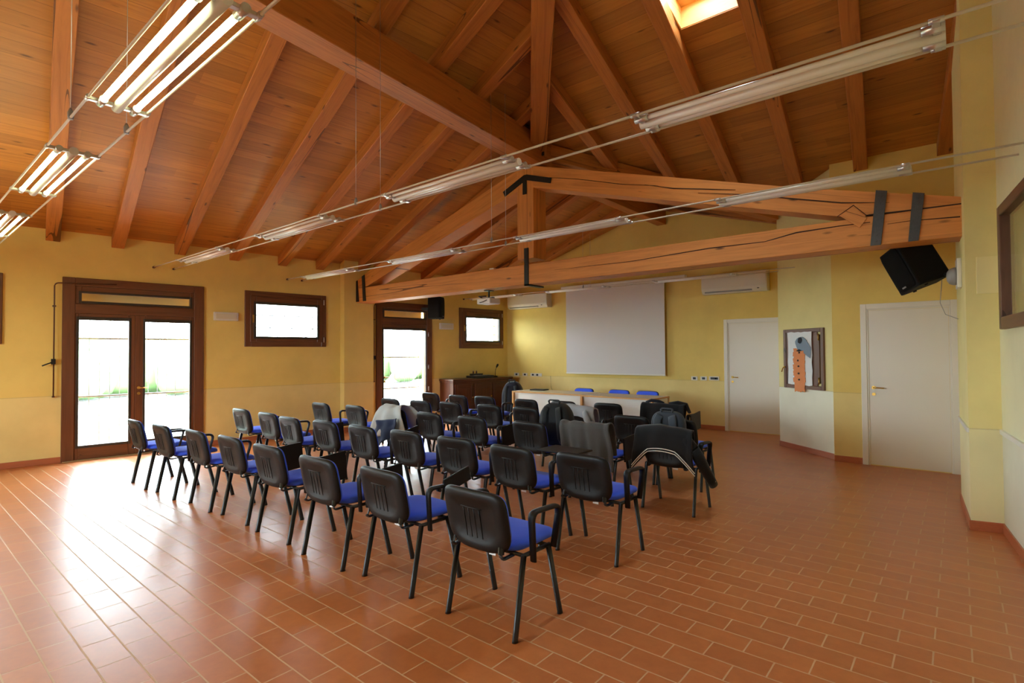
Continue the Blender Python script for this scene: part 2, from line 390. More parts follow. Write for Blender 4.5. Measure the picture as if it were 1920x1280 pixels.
prism('wall_back', [(-11.2, 0), (1.9, 0), (1.9, 7.3), (-11.2, 3.2)], [rect(-6.9, 1.0, -3.5, 2.6)], lambda a, b, s: (a, -4.95-.2*s, b), M['wall'], kind='structure')

# ceiling: three boarded slopes
def slope(name, outer, holes, zfun, du):
    du = Vector(du).normalized(); dv = Vector((-du.y, du.x))
    return prism(name, outer, holes, lambda a, b, s: (a, b, zfun(a, b)+.16*s), M['plank'], kind='structure', uvf=lambda a, b: (a*du.x+b*du.y, (a*dv.x+b*dv.y)*1.045))
R2 = K+(RG-K)*1.12; A2 = K+(AW-K)*1.12
slope('ceiling_left', [tuple(K), tuple(R2), (XL(11.4)-.45, 11.46), (XL(-5.3)-.45, -5.3), (2.1, -5.3), tuple(HP)], [], zl, (SK, 1))
SX0, SX1, SY0, SY1 = -2.275, -1.65, 4.25, 5.65
slope('ceiling_far', [tuple(K), tuple(HP), (1.9, -1.4), (1.4, 4), (.9, 9.3), (-1.25, 9.3), (A2.x+.15, A2.y), tuple(A2)], [rect(SX0, SY0, SX1, SY1)], zf, (1, 0))
slope('ceiling_bay', [tuple(K), tuple(A2), (-1.6, 11.46), tuple(R2)], [], zr, tuple(RG-K))

# rafters
def rafter(p0, p1, zfun, wd=.165, ht=.17):
    o = beam('rafter', (p0[0], p0[1], zfun(*p0)+.012), (p1[0], p1[1], zfun(*p1)+.012), wd, ht+.012, M['rafter'])
    o['kind'] = 'structure'; return o
for yw in (-4.13, -3.27, -2.44, -1.61, -.79, .04, .87, 1.70, 2.47, 3.31, 4.15, 4.99, 5.72, 6.55, 7.38, 8.2, 9.05, 9.9, 10.65):
    x = XL(yw)-.05; t = 0
    while True:
        px, py = x+t, yw-.15*t
        if t > 13 or (py < K.y and zl(px, py) > zf(px, py)-.02) or (py >= K.y and px > K.x+(py-K.y)*(RG.x-K.x)/(RG.y-K.y)-.05): break
        xr = .27+.1034*(6.2-py)
        if px > xr-.1: break
        t += .02
    rafter((x, yw), (px, py), zl)
for xe in (-.01, -.925, -1.75, -2.58, -3.42, -4.2, .82):
    # right-hand lower edge xe at Y = 8.8, running up towards the camera
    xc = xe-.083 if xe < .5 else xe
    pt = lambda Y: (xc-.09*(Y-8.8), Y)
    Y0 = 9.05
    while zr(*pt(Y0)) > zf(*pt(Y0))-.01 and pt(Y0)[0] < -1.2: Y0 -= .02
    if -2.3 < xc < -1.4: Y0 = min(Y0, AW.y+(pt(9)[0]-AW.x)*(BW.y-AW.y)/(BW.x-AW.x))
    if xe > .5: Y0 = 5.9
    Y1 = Y0
    while zf(*pt(Y1)) < zl(*pt(Y1))-.02 and Y1 > -3:
        Y1 -= .02
        if Y1 < 6 and pt(Y1)[0] > .27+.1034*(6.2-Y1)-.1: break
    rafter(pt(Y0), pt(Y1), zf)
RD = (RG-K).normalized(); RP = Vector((RD.y, -RD.x))
for d_ in (.75, 1.6, 2.45, 3.2, 3.95):
    a = K+RD*d_; t = .05
    while zr(*(a+RP*t)) > zf(*(a+RP*t))+.02 and t < 2.9 and (a+RP*t).x < AW.x-.02: t += .02
    rafter(tuple(a), tuple(a+RP*t), zr)
def bigbeam(name, p0, p1, wd, ht, label):
    o = beam(name, p0, p1, wd, ht, M['rafter']); return tag(o, label, 'beam')
hd = HD.normalized(); h1 = K+HD*7.6
bigbeam('hip_beam', (K.x, K.y, 4.80), (h1.x, h1.y, zf(*h1)-.02), .24, .30, 'timber hip beam rising from the truss peak to the top edge of the photo')
bigbeam('valley_beam', (K.x+.12, K.y+.1, 4.79), (AW.x-.02, AW.y-.02, zf(*AW)-.02), .2, .24, 'timber valley beam sloping down right behind the truss')
bigbeam('purlin', (-3.69, -4.6, 4.80), (-4.945, 6.72, 4.80), .31, .40, 'heavy horizontal purlin from the truss peak towards the camera')
bigbeam('ridge_beam', (-4.96, 6.74, 4.74), (-4.855, 10.88, 4.68), .2, .40, 'ridge beam from the truss to the gable above the projection screen')
# ---- truss
TY0, TY1 = 6.40, 6.72
TR = thing('roof_truss', 'large timber king post truss with black steel straps spanning the room', 'truss', T(0, 0, 0))
beam('tie_beam', (-9.62, 6.56, 2.91), (.045, 6.56, 2.91), TY1-TY0, .30, M['beam'], TR)
B('king_post', (-5.22, TY0+.002, 3.0), (-4.905, TY1, 4.40), M['beam'], TR, bev=.006, axis=2)
def slab(name, poly, y0, y1, mat, parent, du):
    du = Vector(du).normalized(); dv = Vector((-du.y, du.x))
    return prism(name, poly, [], lambda a, b, s: (a, y0+(y1-y0)*s, b), mat, parent, uvf=lambda a, b: (a*du.x+b*du.y+3, a*dv.x+b*dv.y))
slab('principal_rafter', [(-4.92, 4.40), (-4.92, 4.07), (-.82, 2.925), (.045, 2.912), (.045, 2.972), (-1.2, 3.30)], TY0+.004, TY1-.004, M['beam'], TR, (4.1, -1.15))
slab('principal_rafter', [(-5.205, 4.40), (-9.2, 3.19), (-9.62, 3.0), (-9.62, 2.912), (-9.15, 2.925), (-5.205, 4.07)], TY0+.004, TY1-.004, M['beam'], TR, (4.1, 1.15))
slab('wedge_block', [(-.92, 2.955), (-.80, 3.035), (-.685, 2.898), (-.748, 2.808)], TY0-.012, TY0+.1, M['beam'], TR, (1, -.6))
def crack(pts, wds):
    up_ = [(x, z+w_) for (x, z), w_ in zip(pts, wds)]; dn_ = [(x, z-w_) for (x, z), w_ in zip(pts, wds)]
    slab('drying_crack', up_+dn_[::-1], TY0-.0015, TY0+.01, M['crack'], TR, (1, 0))
crack([(-4.52, 2.772), (-3.888, 2.766), (-3.317, 2.757), (-2.253, 2.798), (-1.647, 2.791), (-1.329, 2.845), (-.94, 2.854), (-.66, 2.85)], [.001, .003, .004, .006, .004, .007, .005, .004])
crack([(-.519, 2.809), (-.35, 2.813), (.03, 2.79)], [.002, .003, .006])
crack([(-.67, 2.925), (-.35, 2.915), (.04, 2.908)], [.006, .006, .006])
crack([(-.945, 2.955), (-.80, 3.047), (-.69, 2.925), (-.66, 2.925)], [.003, .004, .005, .005])
crack([(-3.093, 3.733), (-2.706, 3.606), (-2.256, 3.505), (-1.955, 3.437)], [.001, .006, .005, .001])
crack([(-2.391, 3.487), (-1.804, 3.35), (-1.37, 3.224), (-.903, 3.091), (-.5, 3.02)], [.001, .005, .006, .005, .001])
crack([(-4.6, 4.15), (-4.1, 4.02), (-3.4, 3.80), (-2.9, 3.68)], [.002, .004, .004, .001])
for q, m_ in (([(-.662, 2.612), (-.575, 2.612), (-.515, 3.135), (-.607, 3.16)], 'strap'), ([(-.357, 2.612), (-.277, 2.612), (-.225, 3.055), (-.314, 3.08)], 'strap'), ([(-9.26, 2.63), (-9.17, 2.63), (-9.22, 3.16), (-9.30, 3.135)], 'iron'), ([(-9.50, 2.63), (-9.41, 2.63), (-9.46, 3.07), (-9.53, 3.04)], 'iron')):
    st = slab('steel_strap', q, TY0-.016, TY0-.001, M[m_], TR, (0, 1)); c0 = (q[0][0]+q[1][0])/2; c1 = (q[2][0]+q[3][0])/2
    if m_ == 'strap':
        for f_ in (.08, .2, .8, .92):
            bm = bmesh.new(); x_ = c0+(c1-c0)*f_; z_ = 2.612+(q[2][1]-2.612)*f_; cyl(bm, (x_, TY0-.016, z_), (x_, TY0-.024, z_), .011, 8); new_obj('bolt', bm, M['strap'], st)
BB('stirrup', [((-5.08, TY0-.014, 2.585), (-5.0, TY0-.002, 3.16)), ((-5.08, TY0-.014, 2.585), (-5.0, TY1+.06, 2.607))], M['iron'], TR)
slab('peak_plate', [(-5.10, 3.99), (-5.03, 3.99), (-5.03, 4.2), (-4.58, 4.06), (-4.56, 4.135), (-5.02, 4.285), (-5.08, 4.285), (-5.50, 4.11), (-5.46, 4.03), (-5.10, 4.18)], TY0-.014, TY0-.002, M['iron'], TR, (0, 1))
slab('purlin_bracket', [(-4.99, 4.36), (-4.93, 4.42), (-4.62, 4.33), (-4.64, 4.26)], TY0+.12, TY0+.14, M['iron'], TR, (1, 0))
B('hip_bracket', (-4.80, 6.42, 4.52), (-4.72, 6.44, 4.72), M['iron'], TR)

# skylight
SKT = thing('window_skylight', None, None, T(0, 0, 0), kind='structure')
def skq(name, pts, mat): 
    bm = bmesh.new(); L = uvl(bm)
    v0 = [bm.verts.new(p) for p in pts]; f = bm.faces.new(v0)
    e = (Vector(pts[1])-Vector(pts[0])).normalized(); g2 = (Vector(pts[3])-Vector(pts[0])).normalized()
    for l_, p in zip(f.loops, pts): l_[L].uv = ((Vector(p)-Vector(pts[0])).dot(e), (Vector(p)-Vector(pts[0])).dot(g2))
    r_ = bmesh.ops.extrude_face_region(bm, geom=[f]); nv = [q for q in r_['geom'] if isinstance(q, bmesh.types.BMVert)]
    c = Vector(((SX0+SX1)/2, (SY0+SY1)/2, zf(0, 5)+.1)); nn = e.cross(g2); ctr = sum((Vector(p) for p in pts), Vector())/4
    if nn.dot(ctr-c) < 0: nn = -nn
    bmesh.ops.translate(bm, verts=nv, vec=nn*.03)
    return new_obj(name, bm, mat, SKT)
hs = .34
RX0, RX1, RY0, RY1 = SX0+.005, SX1-.005, SY0+.005, SY1-.005
def SZ(y, o): return zf(0, y)+o
skq('reveal', [(RX0, RY0, SZ(RY0, .01)), (RX0, RY1, SZ(RY1, .01)), (RX0, RY1, SZ(RY1, hs)), (RX0, RY0, SZ(RY0, hs))], M['skywood'])
skq('reveal', [(RX1, RY0, SZ(RY0, .01)), (RX1, RY1, SZ(RY1, .01)), (RX1, RY1, SZ(RY1, hs)), (RX1, RY0, SZ(RY0, hs))], M['skywood'])
skq('reveal', [(RX0, RY1, SZ(RY1, .01)), (RX1, RY1, SZ(RY1, .01)), (RX1, RY1, SZ(RY1, hs)), (RX0, RY1, SZ(RY1, hs))], M['skywood'])
skq('reveal', [(RX0, RY0, SZ(RY0, .01)), (RX1, RY0, SZ(RY0, .01)), (RX1, RY0, SZ(RY0, hs)), (RX0, RY0, SZ(RY0, hs))], M['skywood'])
skf = [tuple(q) for q in rect(SX0, SY0, SX1, SY1)]; ski = rect(SX0+.09, SY0+.09, SX1-.09, SY1-.09)
prism('sash', skf, [ski], lambda a, b, s: (a, b, SZ(b, .24+.06*s)), M['skywood'], SKT)
prism('pane', ski, [], lambda a, b, s: (a, b, SZ(b, .27+.006*s)), M['glass'], SKT)

# ------------------------------------------------------------------ joinery in the left wall
def frame_bm(bm, o, i, y0, y1):
    a0, b0, a1, b1 = o; c0, d0, c1, d1 = i
    box(bm, (a0, y0, b0), (c0, y1, b1), 2); box(bm, (c1, y0, b0), (a1, y1, b1), 2)
    if d0 > b0+1e-4: box(bm, (c0, y0, b0), (c1, y1, d0), 0)
    box(bm, (c0, y0, d1), (c1, y1, b1), 0)
def frame(name, o, i, y0, y1, mat, parent, bev=.006):
    bm = bmesh.new(); frame_bm(bm, o, i, y0, y1)
    if bev: bevel(bm, bev, 1)
    return new_obj(name, bm, mat, parent)
def handle_hinge(par, u, z, mat, y=-.05):
    bm = bmesh.new(); cyl(bm, (u, y, z-.05), (u, y, z+.05), .009); return new_obj('hinge', bm, mat, par)
def lever(par, u, z, d, mat, y=0., keyhole=True):
    bm = bmesh.new(); cyl(bm, (u, y, z), (u, y-.012, z), .024, 16); cyl(bm, (u, y-.01, z), (u, y-.05, z), .009)
    sweep(bm, [(u, y-.05, z), (u+d*.03, y-.055, z), (u+d*.12, y-.052, z-.004)], [.009, .009, .007], 8)
    if keyhole: cyl(bm, (u, y, z-.09), (u, y-.01, z-.09), .022, 16)
    return new_obj('handle', bm, mat, par)
def win(name, op, gl, grid=True, hinge_right=True):
    t = thing(name, None, None, ML, kind='structure'); a0, b0, a1, b1 = op
    m = .105
    frame('window_frame', op, (a0+m, b0+m, a1-m, b1-m), -.03, .07, M['frame'], t)
    s_ = frame('sash', (a0+m-.015, b0+m-.015, a1-m+.015, b1-m+.015), gl, -.045, .03, M['frame'], t)
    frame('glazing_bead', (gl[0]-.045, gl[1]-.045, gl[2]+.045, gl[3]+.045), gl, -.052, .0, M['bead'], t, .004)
    B('pane', (gl[0]-.01, 0, gl[1]-.01), (gl[2]+.01, .012, gl[3]+.01), M['glass'], t)
    for z in (b0+.14, b1-.14): handle_hinge(t, a1-.06, z, M['steel'])
    bm = bmesh.new(); box(bm, (a0+m+.02, -.055, (b0+b1)/2-.07), (a0+m+.045, -.045, (b0+b1)/2+.07)); sweep(bm, [(a0+m+.03, -.055, (b0+b1)/2+.02), (a0+m+.03, -.085, (b0+b1)/2+.02), (a0+m+.03, -.085, (b0+b1)/2-.07)], .008)
    new_obj('handle', bm, M['brass'], t)
    if grid:
        bm = bmesh.new()
        for q in (.3, .7): z = gl[1]+(gl[3]-gl[1])*q; cyl(bm, (a0, .3, z), (a1, .3, z), .010, 6)
        n = int((a1-a0)/.13)
        for k in range(1, n): cyl(bm, (a0+(a1-a0)*k/n, .3, b0), (a0+(a1-a0)*k/n, .3, b1), .005, 6)
        new_obj('grille', bm, M['iron'], t)
    return t
win('window_1', HL['w1'], (3.32, 1.895, 4.465, 2.484))
win('window_2', HL['w2'], (8.27, 1.875, 9.36, 2.44))
win('window_3', HL['w3'], (-1.33, 1.92, -.22, 2.49))
def bars(par, a0, a1, z0, z1, hz, y=.3, n=None):
    bm = bmesh.new()
    for z in hz: cyl(bm, (a0-.02, y, z), (a1+.02, y, z), .015, 8)
    n = n or int((a1-a0)/.125)
    for k in range(n+1): cyl(bm, (a0+(a1-a0)*k/n, y, z0), (a0+(a1-a0)*k/n, y, z1), .0055, 6)
    return new_obj('grille', bm, M['grey'], par)
def french(name, u0, u1, top, g):
    t = thing(name, None, None, ML, kind='structure')
    frame('door_frame', (u0, 0, u1, top), (u0+.15, 0, u1-.15, top-.12), -.035, .1, M['frame'], t)
    B('transom_bar', (u0+.15, -.03, 2.20), (u1-.15, .1, 2.34), M['frame'], t, bev=.006)
    tr = frame('transom_sash', (u0+.15, 2.34, u1-.15, top-.12), g['t'], -.015, .05, M['frame'], t)
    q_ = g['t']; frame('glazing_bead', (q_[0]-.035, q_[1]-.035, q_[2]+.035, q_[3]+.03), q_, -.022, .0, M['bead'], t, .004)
    B('transom_pane', (g['t'][0]-.01, .02, g['t'][1]-.01), (g['t'][2]+.01, .03, g['t'][3]+.01), M['glass'], t)
    B('shutter_box', (u0+.12, .22, 2.30), (u1-.12, .34, top-.02), M['plaster_out'], t)
    for (l0, l1, gg, hl) in g['l']:
        lf = frame('leaf', (l0, .012, l1, 2.20), gg, -.02, .05, M['frame'], t)
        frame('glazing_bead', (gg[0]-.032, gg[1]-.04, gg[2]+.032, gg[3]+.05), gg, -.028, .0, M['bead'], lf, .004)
        B('pane', (gg[0]-.01, .012, gg[1]-.01), (gg[2]+.01, .024, gg[3]+.01), M['glass'], lf)
        if hl: lever(lf, l0+.05 if hl > 0 else l1-.05, 1.05, hl, M['brass'], -.02)
    return t
d1 = french('door_1', .605, 2.472, 2.73, {'t': (.83, 2.385, 2.26, 2.505), 'l': [(.755, 1.5, (.80, .22, 1.415, 2.10), 0), (1.5, 2.322, (1.635, .22, 2.26, 2.095), 1)]})
bars(d1, .70, 2.38, .12, 2.3, (1.83, .93), n=13)
B('threshold', (.62, -.05, -.0), (2.46, .2, .012), plain('stone_threshold', (176, 150, 110), .5), d1)
d2 = french('door_2', 5.776, 7.235, 2.69, {'t': (5.985, 2.37, 7.06, 2.505), 'l': [(5.926, 7.085, (5.965, .21, 7.06, 2.085), 1)]})
bars(d2, 5.93, 7.08, .12, 2.3, (1.48, .78), n=9)
for z in (.75, 1.25, 2.0): handle_hinge(d2, 7.12, z, M['steel'])
d5 = french('door_5', -5.2, -3.33, 2.73, {'t': (-4.97, 2.385, -3.55, 2.505), 'l': [(-5.05, -4.27, (-4.95, .22, -4.37, 2.10), 0), (-4.26, -3.48, (-4.16, .22, -3.55, 2.10), 1)]})  # unseen glass door, added to let more daylight in
t = thing('window_6', None, None, T(-5.2, -4.95, 0, PI), kind='structure')  # unseen window added behind the camera to light the room from the front
frame('window_frame', (-1.7, 1.0, 1.7, 2.6), (-1.6, 1.1, 1.6, 2.5), -.03, .1, M['frame'], t)
B('mullion', (-.04, -.02, 1.1), (.04, .08, 2.5), M['frame'], t)
B('pane', (-1.62, .02, 1.08), (1.62, .03, 2.52), M['glass'], t)
# light portals in the daylight openings
def portal(u0, z0, u1, z1, mw, off):
    l = bpy.data.lights.new('daylight_portal', 'AREA'); l.shape = 'RECTANGLE'; l.size = u1-u0; l.size_y = z1-z0; l.energy = 1
    try: l.cycles.is_portal = True
    except Exception: return
    o = bpy.data.objects.new('daylight_portal', l); COL.objects.link(o)
    o.matrix_world = mw @ Matrix.Translation(((u0+u1)/2, off, (z0+z1)/2)) @ Matrix.Rotation(-PI/2, 4, 'X')
for u0, z0, u1, z1 in ((.8, .22, 2.26, 2.1), (3.32, 1.895, 4.465, 2.484), (5.965, .21, 7.06, 2.085), (8.27, 1.875, 9.36, 2.44), (-1.33, 1.92, -.22, 2.49), (-4.95, .22, -3.55, 2.1)):
    portal(u0, z0, u1, z1, ML, .36)
portal(-1.6, 1.1, 1.6, 2.5, T(-5.2, -4.95, 0, PI), .25)
lp = bpy.data.lights.new('daylight_portal', 'AREA'); lp.shape = 'RECTANGLE'; lp.size = SX1-SX0; lp.size_y = SY1-SY0
lp.cycles.is_portal = True; lpo = bpy.data.objects.new('daylight_portal', lp); COL.objects.link(lpo)
lpo.location = ((SX0+SX1)/2, (SY0+SY1)/2, zf(0, (SY0+SY1)/2)+.42); lpo.rotation_euler = (-math.atan(.27), 0, 0)

# right wall window (borrowed light)
t = thing('window_4', None, None, MR, kind='structure')
frame('window_frame', WIN, (WIN[0]+.085, WIN[1]+.10, WIN[2]-.085, WIN[3]-.085), -.035, .06, M['shutter'], t)
B('pane', (WIN[0]+.08, .0, WIN[1]+.09), (WIN[2]-.08, .01, WIN[3]-.08), M['glass'], t)
B('panel', (WIN[0], .2, WIN[1]), (WIN[2], .24, WIN[3]), M['wall_right'], t)

# white flush doors
def flush_door(name, mw, x0, x1, top, hx, hd_, hz=1.06):
    t = thing(name, None, None, mw, kind='structure'); f = .07
    frame('door_frame', (x0, 0, x1, top), (x0+f, 0, x1-f, top-f), -.025, .01, M['doorwhite'], t, .004)
    frame('door_stop', (x0+f, 0, x1-f, top-f), (x0+f+.02, 0, x1-f-.02, top-f-.02), -.012, .01, M['doorwhite'], t, .003)
    lf = B('leaf', (x0+f+.022, -.004, .012), (x1-f-.022, .01, top-f-.022), M['doorwhite'], t, bev=.002)
    lever(lf, hx, hz, hd_, M['brass'], -.004)
    return t
flush_door('door_3', MS, -3.575, -2.45, 2.195, -3.42, 1)
flush_door('door_4', MD, -1.045, -.005, 2.205, -.905, 1)

# skirting
def base(name, mw, a0, a1, y=-.012): 
    o = B(name, (a0, y, 0), (a1, .01, .085), M['base'], mw=mw, bev=.004); o['kind'] = 'structure'; return o
for i, (a, b) in enumerate(((-3.33, .605), (2.472, 4.97), (7.235, 9.9))): base('baseboard_left' if i == 0 else f'baseboard_left.{i:03d}', ML, a, b)
base('baseboard_left.003', ML @ Matrix.Translation((0, -.17, 0)), 4.96, 5.64)
base('baseboard_screen', MS, -9.3, -3.575); base('baseboard_angled', MA, 0, La+.003); base('baseboard_door', MD, BW.x, -1.045)
base('baseboard_right', MR, 0, 11)
MP = Matrix.Translation((.053, 6.166, 0)) @ Matrix.Rotation(math.atan2(.052, .218), 4, 'Z'); base('baseboard_pillar', MP, -.012, .224)
MPL = Matrix.Translation((-.009, 7.249, 0)) @ Matrix.Rotation(math.atan2(-1.083, .062), 4, 'Z'); base('baseboard_pillar.001', MPL, 0, 1.095)
tr = B('trim_1', (0, -.018, .845), (11, .004, .885), M['white'], mw=MR, bev=.004); tr['kind'] = 'structure'
tr = B('trim_2', (0, -.014, .845), (1.085, .004, .885), M['white'], mw=MPL, bev=.004); tr['kind'] = 'structure'

# ------------------------------------------------------------------ cable light tracks and fluorescent fixtures
CZ = 2.99
def make_fixture(lit, L=1.42, gap=.28):
    t = thing('fluorescent_fixture', 'x', 'ceiling light', T(0, 0, 0))
    for s_ in (-1, 1):
        x = s_*L/2; bm = bmesh.new()
        box(bm, (x-.016, -gap/2-.012, -.012), (x+.016, gap/2+.012, .008)); bevel(bm, .003, 1)
        for y in (-gap/2, gap/2): cyl(bm, (x-.028, y, 0), (x+.028, y, 0), .013, 10)
        new_obj('end_bar', bm, M['steel'], t)
    for y in (-.078, .078):
        bm = bmesh.new(); cyl(bm, (-L/2+.03, y, -.004), (L/2-.03, y, -.004), .0145, 12); new_obj('tube', bm, M['tubeon'] if lit else M['tubeoff'], t)
        for s_ in (-1, 1):
            bm = bmesh.new(); cyl(bm, (s_*(L/2-.055), y, -.004), (s_*(L/2+.03), y, -.004), .021, 14); new_obj('socket', bm, M['steel'], t)
    bm = bmesh.new(); cyl(bm, (-L/2-.03, 0, -.004), (L/2+.03, 0, -.004), .028, 16); new_obj('ballast_tube', bm, M['tubeoff'], t)
    return t
def kids_of(o): return {o.name: children(o)}
FX = {}
fx_used = {}
def fixture(lit, x, y, label, group):
    if lit not in FX: FX[lit] = make_fixture(lit); o = FX[lit]; FX[(lit, 'k')] = kids_of(o)
    else: o = copy_tree(FX[lit], None, FX[(lit, 'k')])
    o.location = (x, y, CZ); o['label'] = label; o['group'] = group; return o
def track(y, xl, xr, hang, label, xs):
    t = thing('cable_track', label, 'cable track', T(0, y, CZ), group='cable tracks of the ceiling lights')
    for k, s_ in enumerate((-.14, .14)):
        pts = [(xl[k], s_, 0), (hang-.02, s_, 0), (xr[k], s_, 0)]
        tube('cable', pts, .008, M['cable'], t, n=6)
        bm = bmesh.new(); cyl(bm, (xl[k]-.02, s_, 0), (xl[k]+.04, s_, 0), .018, 10); new_obj('anchor', bm, M['paint_pipe'], t)
        if hang is not None:
            X, Y = hang, y+s_; top = min(zl(X, Y), zf(X, Y))-CZ
            hw = tube('hanger_wire', [(X, s_, .03), (X, s_, top)], .0022, M['steel'], t, n=5)
            bm = bmesh.new(); pts = [(X, s_, -.012), (X, s_, .0), (X, s_, .03), (X, s_, .055)]; sweep(bm, pts, [.012, .016, .016, .006], 10); new_obj('hanger_clamp', bm, M['grey'], t)
    return t
def xr_(y): return .27+.1034*(6.218-y)
G2 = 'fluorescent fixtures on the cable tracks'
track(.89, [XL(.75), XL(1.03)], [xr_(.75), xr_(1.03)], -4.05, 'cable track on the left carrying the three lit fixtures', None)
for x, lb in ((-2.95, 'largest lit fluorescent fixture at the top left of the photo'), (-5.43, 'middle one of the three lit fluorescent fixtures'), (-7.94, 'lit fluorescent fixture cut by the left photo edge')):
    fixture(1, x, .89, lb, G2)
track(3.07, [XL(2.93), XL(3.21)], [xr_(2.93), xr_(3.21)], -4.36, 'long cable track from above the left double door to the upper right', None)
for x, lb in ((-8.28, 'unlit fixture above the left double door, far end of the long track'), (-5.72, 'unlit fixture second from the left on the long track'), (-3.22, 'unlit fixture just left of the truss peak'), (-.76, 'largest unlit fixture at the upper right of the photo')):
    fixture(0, x, 3.07, lb, G2)
track(5.21, [XL(5.07), XL(5.35)], [xr_(5.07), xr_(5.35)], -4.56, 'cable track running just in front of the truss', None)
for x, lb in ((-8.57, 'unlit fixture in front of the left truss foot'), (-6.02, 'unlit fixture left of the king post on the truss track'), (-3.46, 'unlit fixture right of the king post'), (-1.0, 'unlit fixture in front of the right truss rafter')):
    fixture(0, x, 5.21, lb, G2)
CZ = 2.89
track(9.5, [XL(9.36)+.0, XL(9.64)], [-1.97, -2.28], -5.9, 'cable track behind the truss crossing above the projection screen', None)
for x, lb in ((-8.45, 'unlit fixture behind the projector on the rear track'), (-6.15, 'unlit fixture above the left half of the projection screen'), (-3.65, 'unlit fixture in front of the right air conditioner')):
    fixture(0, x, 9.5, lb, G2)
CZ = 2.99
# unseen lit track added behind the camera as fill light
track(-1.3, [XL(-1.44), XL(-1.16)], [xr_(-1.44), xr_(-1.16)], -5.3, 'cable track behind the camera', None)
for x, lb in ((-4.0, 'lit fixture behind the camera, right end'), (-6.5, 'lit fixture behind the camera, middle'), (-9.0, 'lit fixture behind the camera, left end')):
    fixture(1, x, -1.3, lb, G2)

# ------------------------------------------------------------------ chairs
def back_def(x, z, w):
    zz = .620+z; return Vector((x, -.004-.215*(zz-.46)+.38*x*x+w, zz))
def make_back_meshes():
    bm = bmesh.new()
    pillow(bm, 0, .238, .182, [(0, -.018), (.66, -.018), (.70, -.024), (.88, -.024), (.95, -.018), (.99, -.008), (1, 0), (1, .006), (.9, .008), (0, .008)], back_def, 6., 3.4, 44)
    # moulded ribs of the shell
    for x in (-.06, -.02, .02, .06):
        pts = [back_def(x, z, -.017) for z in (-.10, -.04, .03, .07)]; sweep(bm, pts, .0035, 6)
    sweep(bm, [back_def(x, .075, -.017) for x in (-.08, 0, .08)], .0035, 6)
    shell = bm; bm = bmesh.new()
    pillow(bm, 0, .232, .176, [(0, .006), (.98, .006), (1, .014), (.985, .026), (.93, .034), (.75, .040), (0, .042)], back_def, 6., 3.4, 44)
    return shell, bm
def seat_def(x, y, w):
    yy = .262+y; z = .462+w-.9*max(0, yy-.36)**2-.12*x*x*0+.02*max(0, .12-yy); return Vector((x, yy, z))
def arm_pts(x): return curve([((x, .135, .40), 0), ((x, .118, .675), .05), ((x, .39, .665), .06), ((x, .325, .43), 0)], 6)
def arm_mesh(x):
    bm = bmesh.new(); P = arm_pts(x); rr = []
    for p in P: rr.append(.0125+.003*max(0, min(1, (p.z-.6)/.06)))
    sweep(bm, P, rr, 10, sx=.85, sz=1.75, upv=Vector((1, 0, 0))); return bm
def make_chair():
    t = thing('conference_chair', 'x', 'chair', T(0, 0, 0)); 
    sh, cu = make_back_meshes()
    s1 = new_obj('back_shell', sh, M['plastic'], t); s2 = new_obj('backrest', cu, M['blue'], t)
    bm = bmesh.new(); pillow(bm, 0, .232, .225, [(0, -.006), (.97, -.006), (1, .006), (.99, .022), (.94, .034), (.75, .042), (0, .045)], seat_def, 5, 5, 44); s3 = new_obj('seat', bm, M['blue'], t)
    bm = bmesh.new(); pillow(bm, 0, .222, .215, [(0, -.022), (.8, -.022), (.97, -.012), (1, -.002), (0, -.002)], seat_def, 5, 5, 36); new_obj('seat_pan', bm, M['plastic'], t)
    for s_ in (-1, 1):
        tube('leg', [(s_*.262, 0, 0), (s_*.262, .001, .012), (s_*.256, .088, .44)], [.016, .0145, .0145], M['tube_black'], t, n=10, sx=1.0, sz=1.35, upv=Vector((0, 1, 0)))
        tube('leg', [(s_*.262, .425, 0), (s_*.262, .424, .012), (s_*.256, .318, .44)], [.016, .0145, .0145], M['tube_black'], t, n=10, sx=1.0, sz=1.35, upv=Vector((0, 1, 0)))
        bm = bmesh.new(); sweep(bm, curve([((s_*.2, .06, .44), 0), ((s_*.19, -.03, .43), .03), ((s_*.17, .0, .56), 0)]), .011, 8, sx=1.6, sz=.6); new_obj('back_bracket', bm, M['tube_black'], t)
    bm = bmesh.new()
    for s_ in (-1, 1): sweep(bm, [(s_*.256, .075, .438), (s_*.256, .33, .438)], .013, 8)
    for y in (.09, .31): sweep(bm, [(-.256, y, .438), (.256, y, .438)], .012, 8)
    new_obj('frame', bm, M['tube_black'], t)
    B('care_tag', (.05, .028, .418), (.10, .03, .438), M['tag'], t)
    return t
chair0 = make_chair(); K0 = {chair0.name: children(chair0)}
armR = new_obj('armrest', arm_mesh(.288), M['plastic']); armL = new_obj('armrest', arm_mesh(-.288), M['plastic'])
def tablet_mesh(kind):
    bm = bmesh.new()
    if kind == 'folded': m_ = T(.318, .14, .675) @ Matrix.Rotation(math.radians(5), 4, 'X'); box(bm, (-.008, 0, -.25), (.008, .36, .0), mw=m_)
    elif kind == 'raised': m_ = T(.315, .24, .67) @ Matrix.Rotation(math.radians(14), 4, 'X'); box(bm, (-.008, .0, -.05), (.008, .24, .05), mw=m_)
    else: m_ = T(.30, .22, .70); box(bm, (-.37, .15, -.008), (.04, .44, .008), mw=m_)
    bevel(bm, .006, 2)
    if kind == 'open': sweep(bm, [(.288, .36, .66), (.288, .40, .70)], .012, 8)
    else: sweep(bm, [(.288, .2, .655), (.318, .2, .655)], .012, 8)
    return bm
tabs = {k: new_obj('writing_tablet', tablet_mesh(k), M['plastic']) for k in ('folded', 'raised', 'open')}
first = [True]; used = set()
def add_part(src, parent):
    if src.name not in used: used.add(src.name); src.parent = parent; return
    c = src.copy(); COL.objects.link(c); c.parent = parent
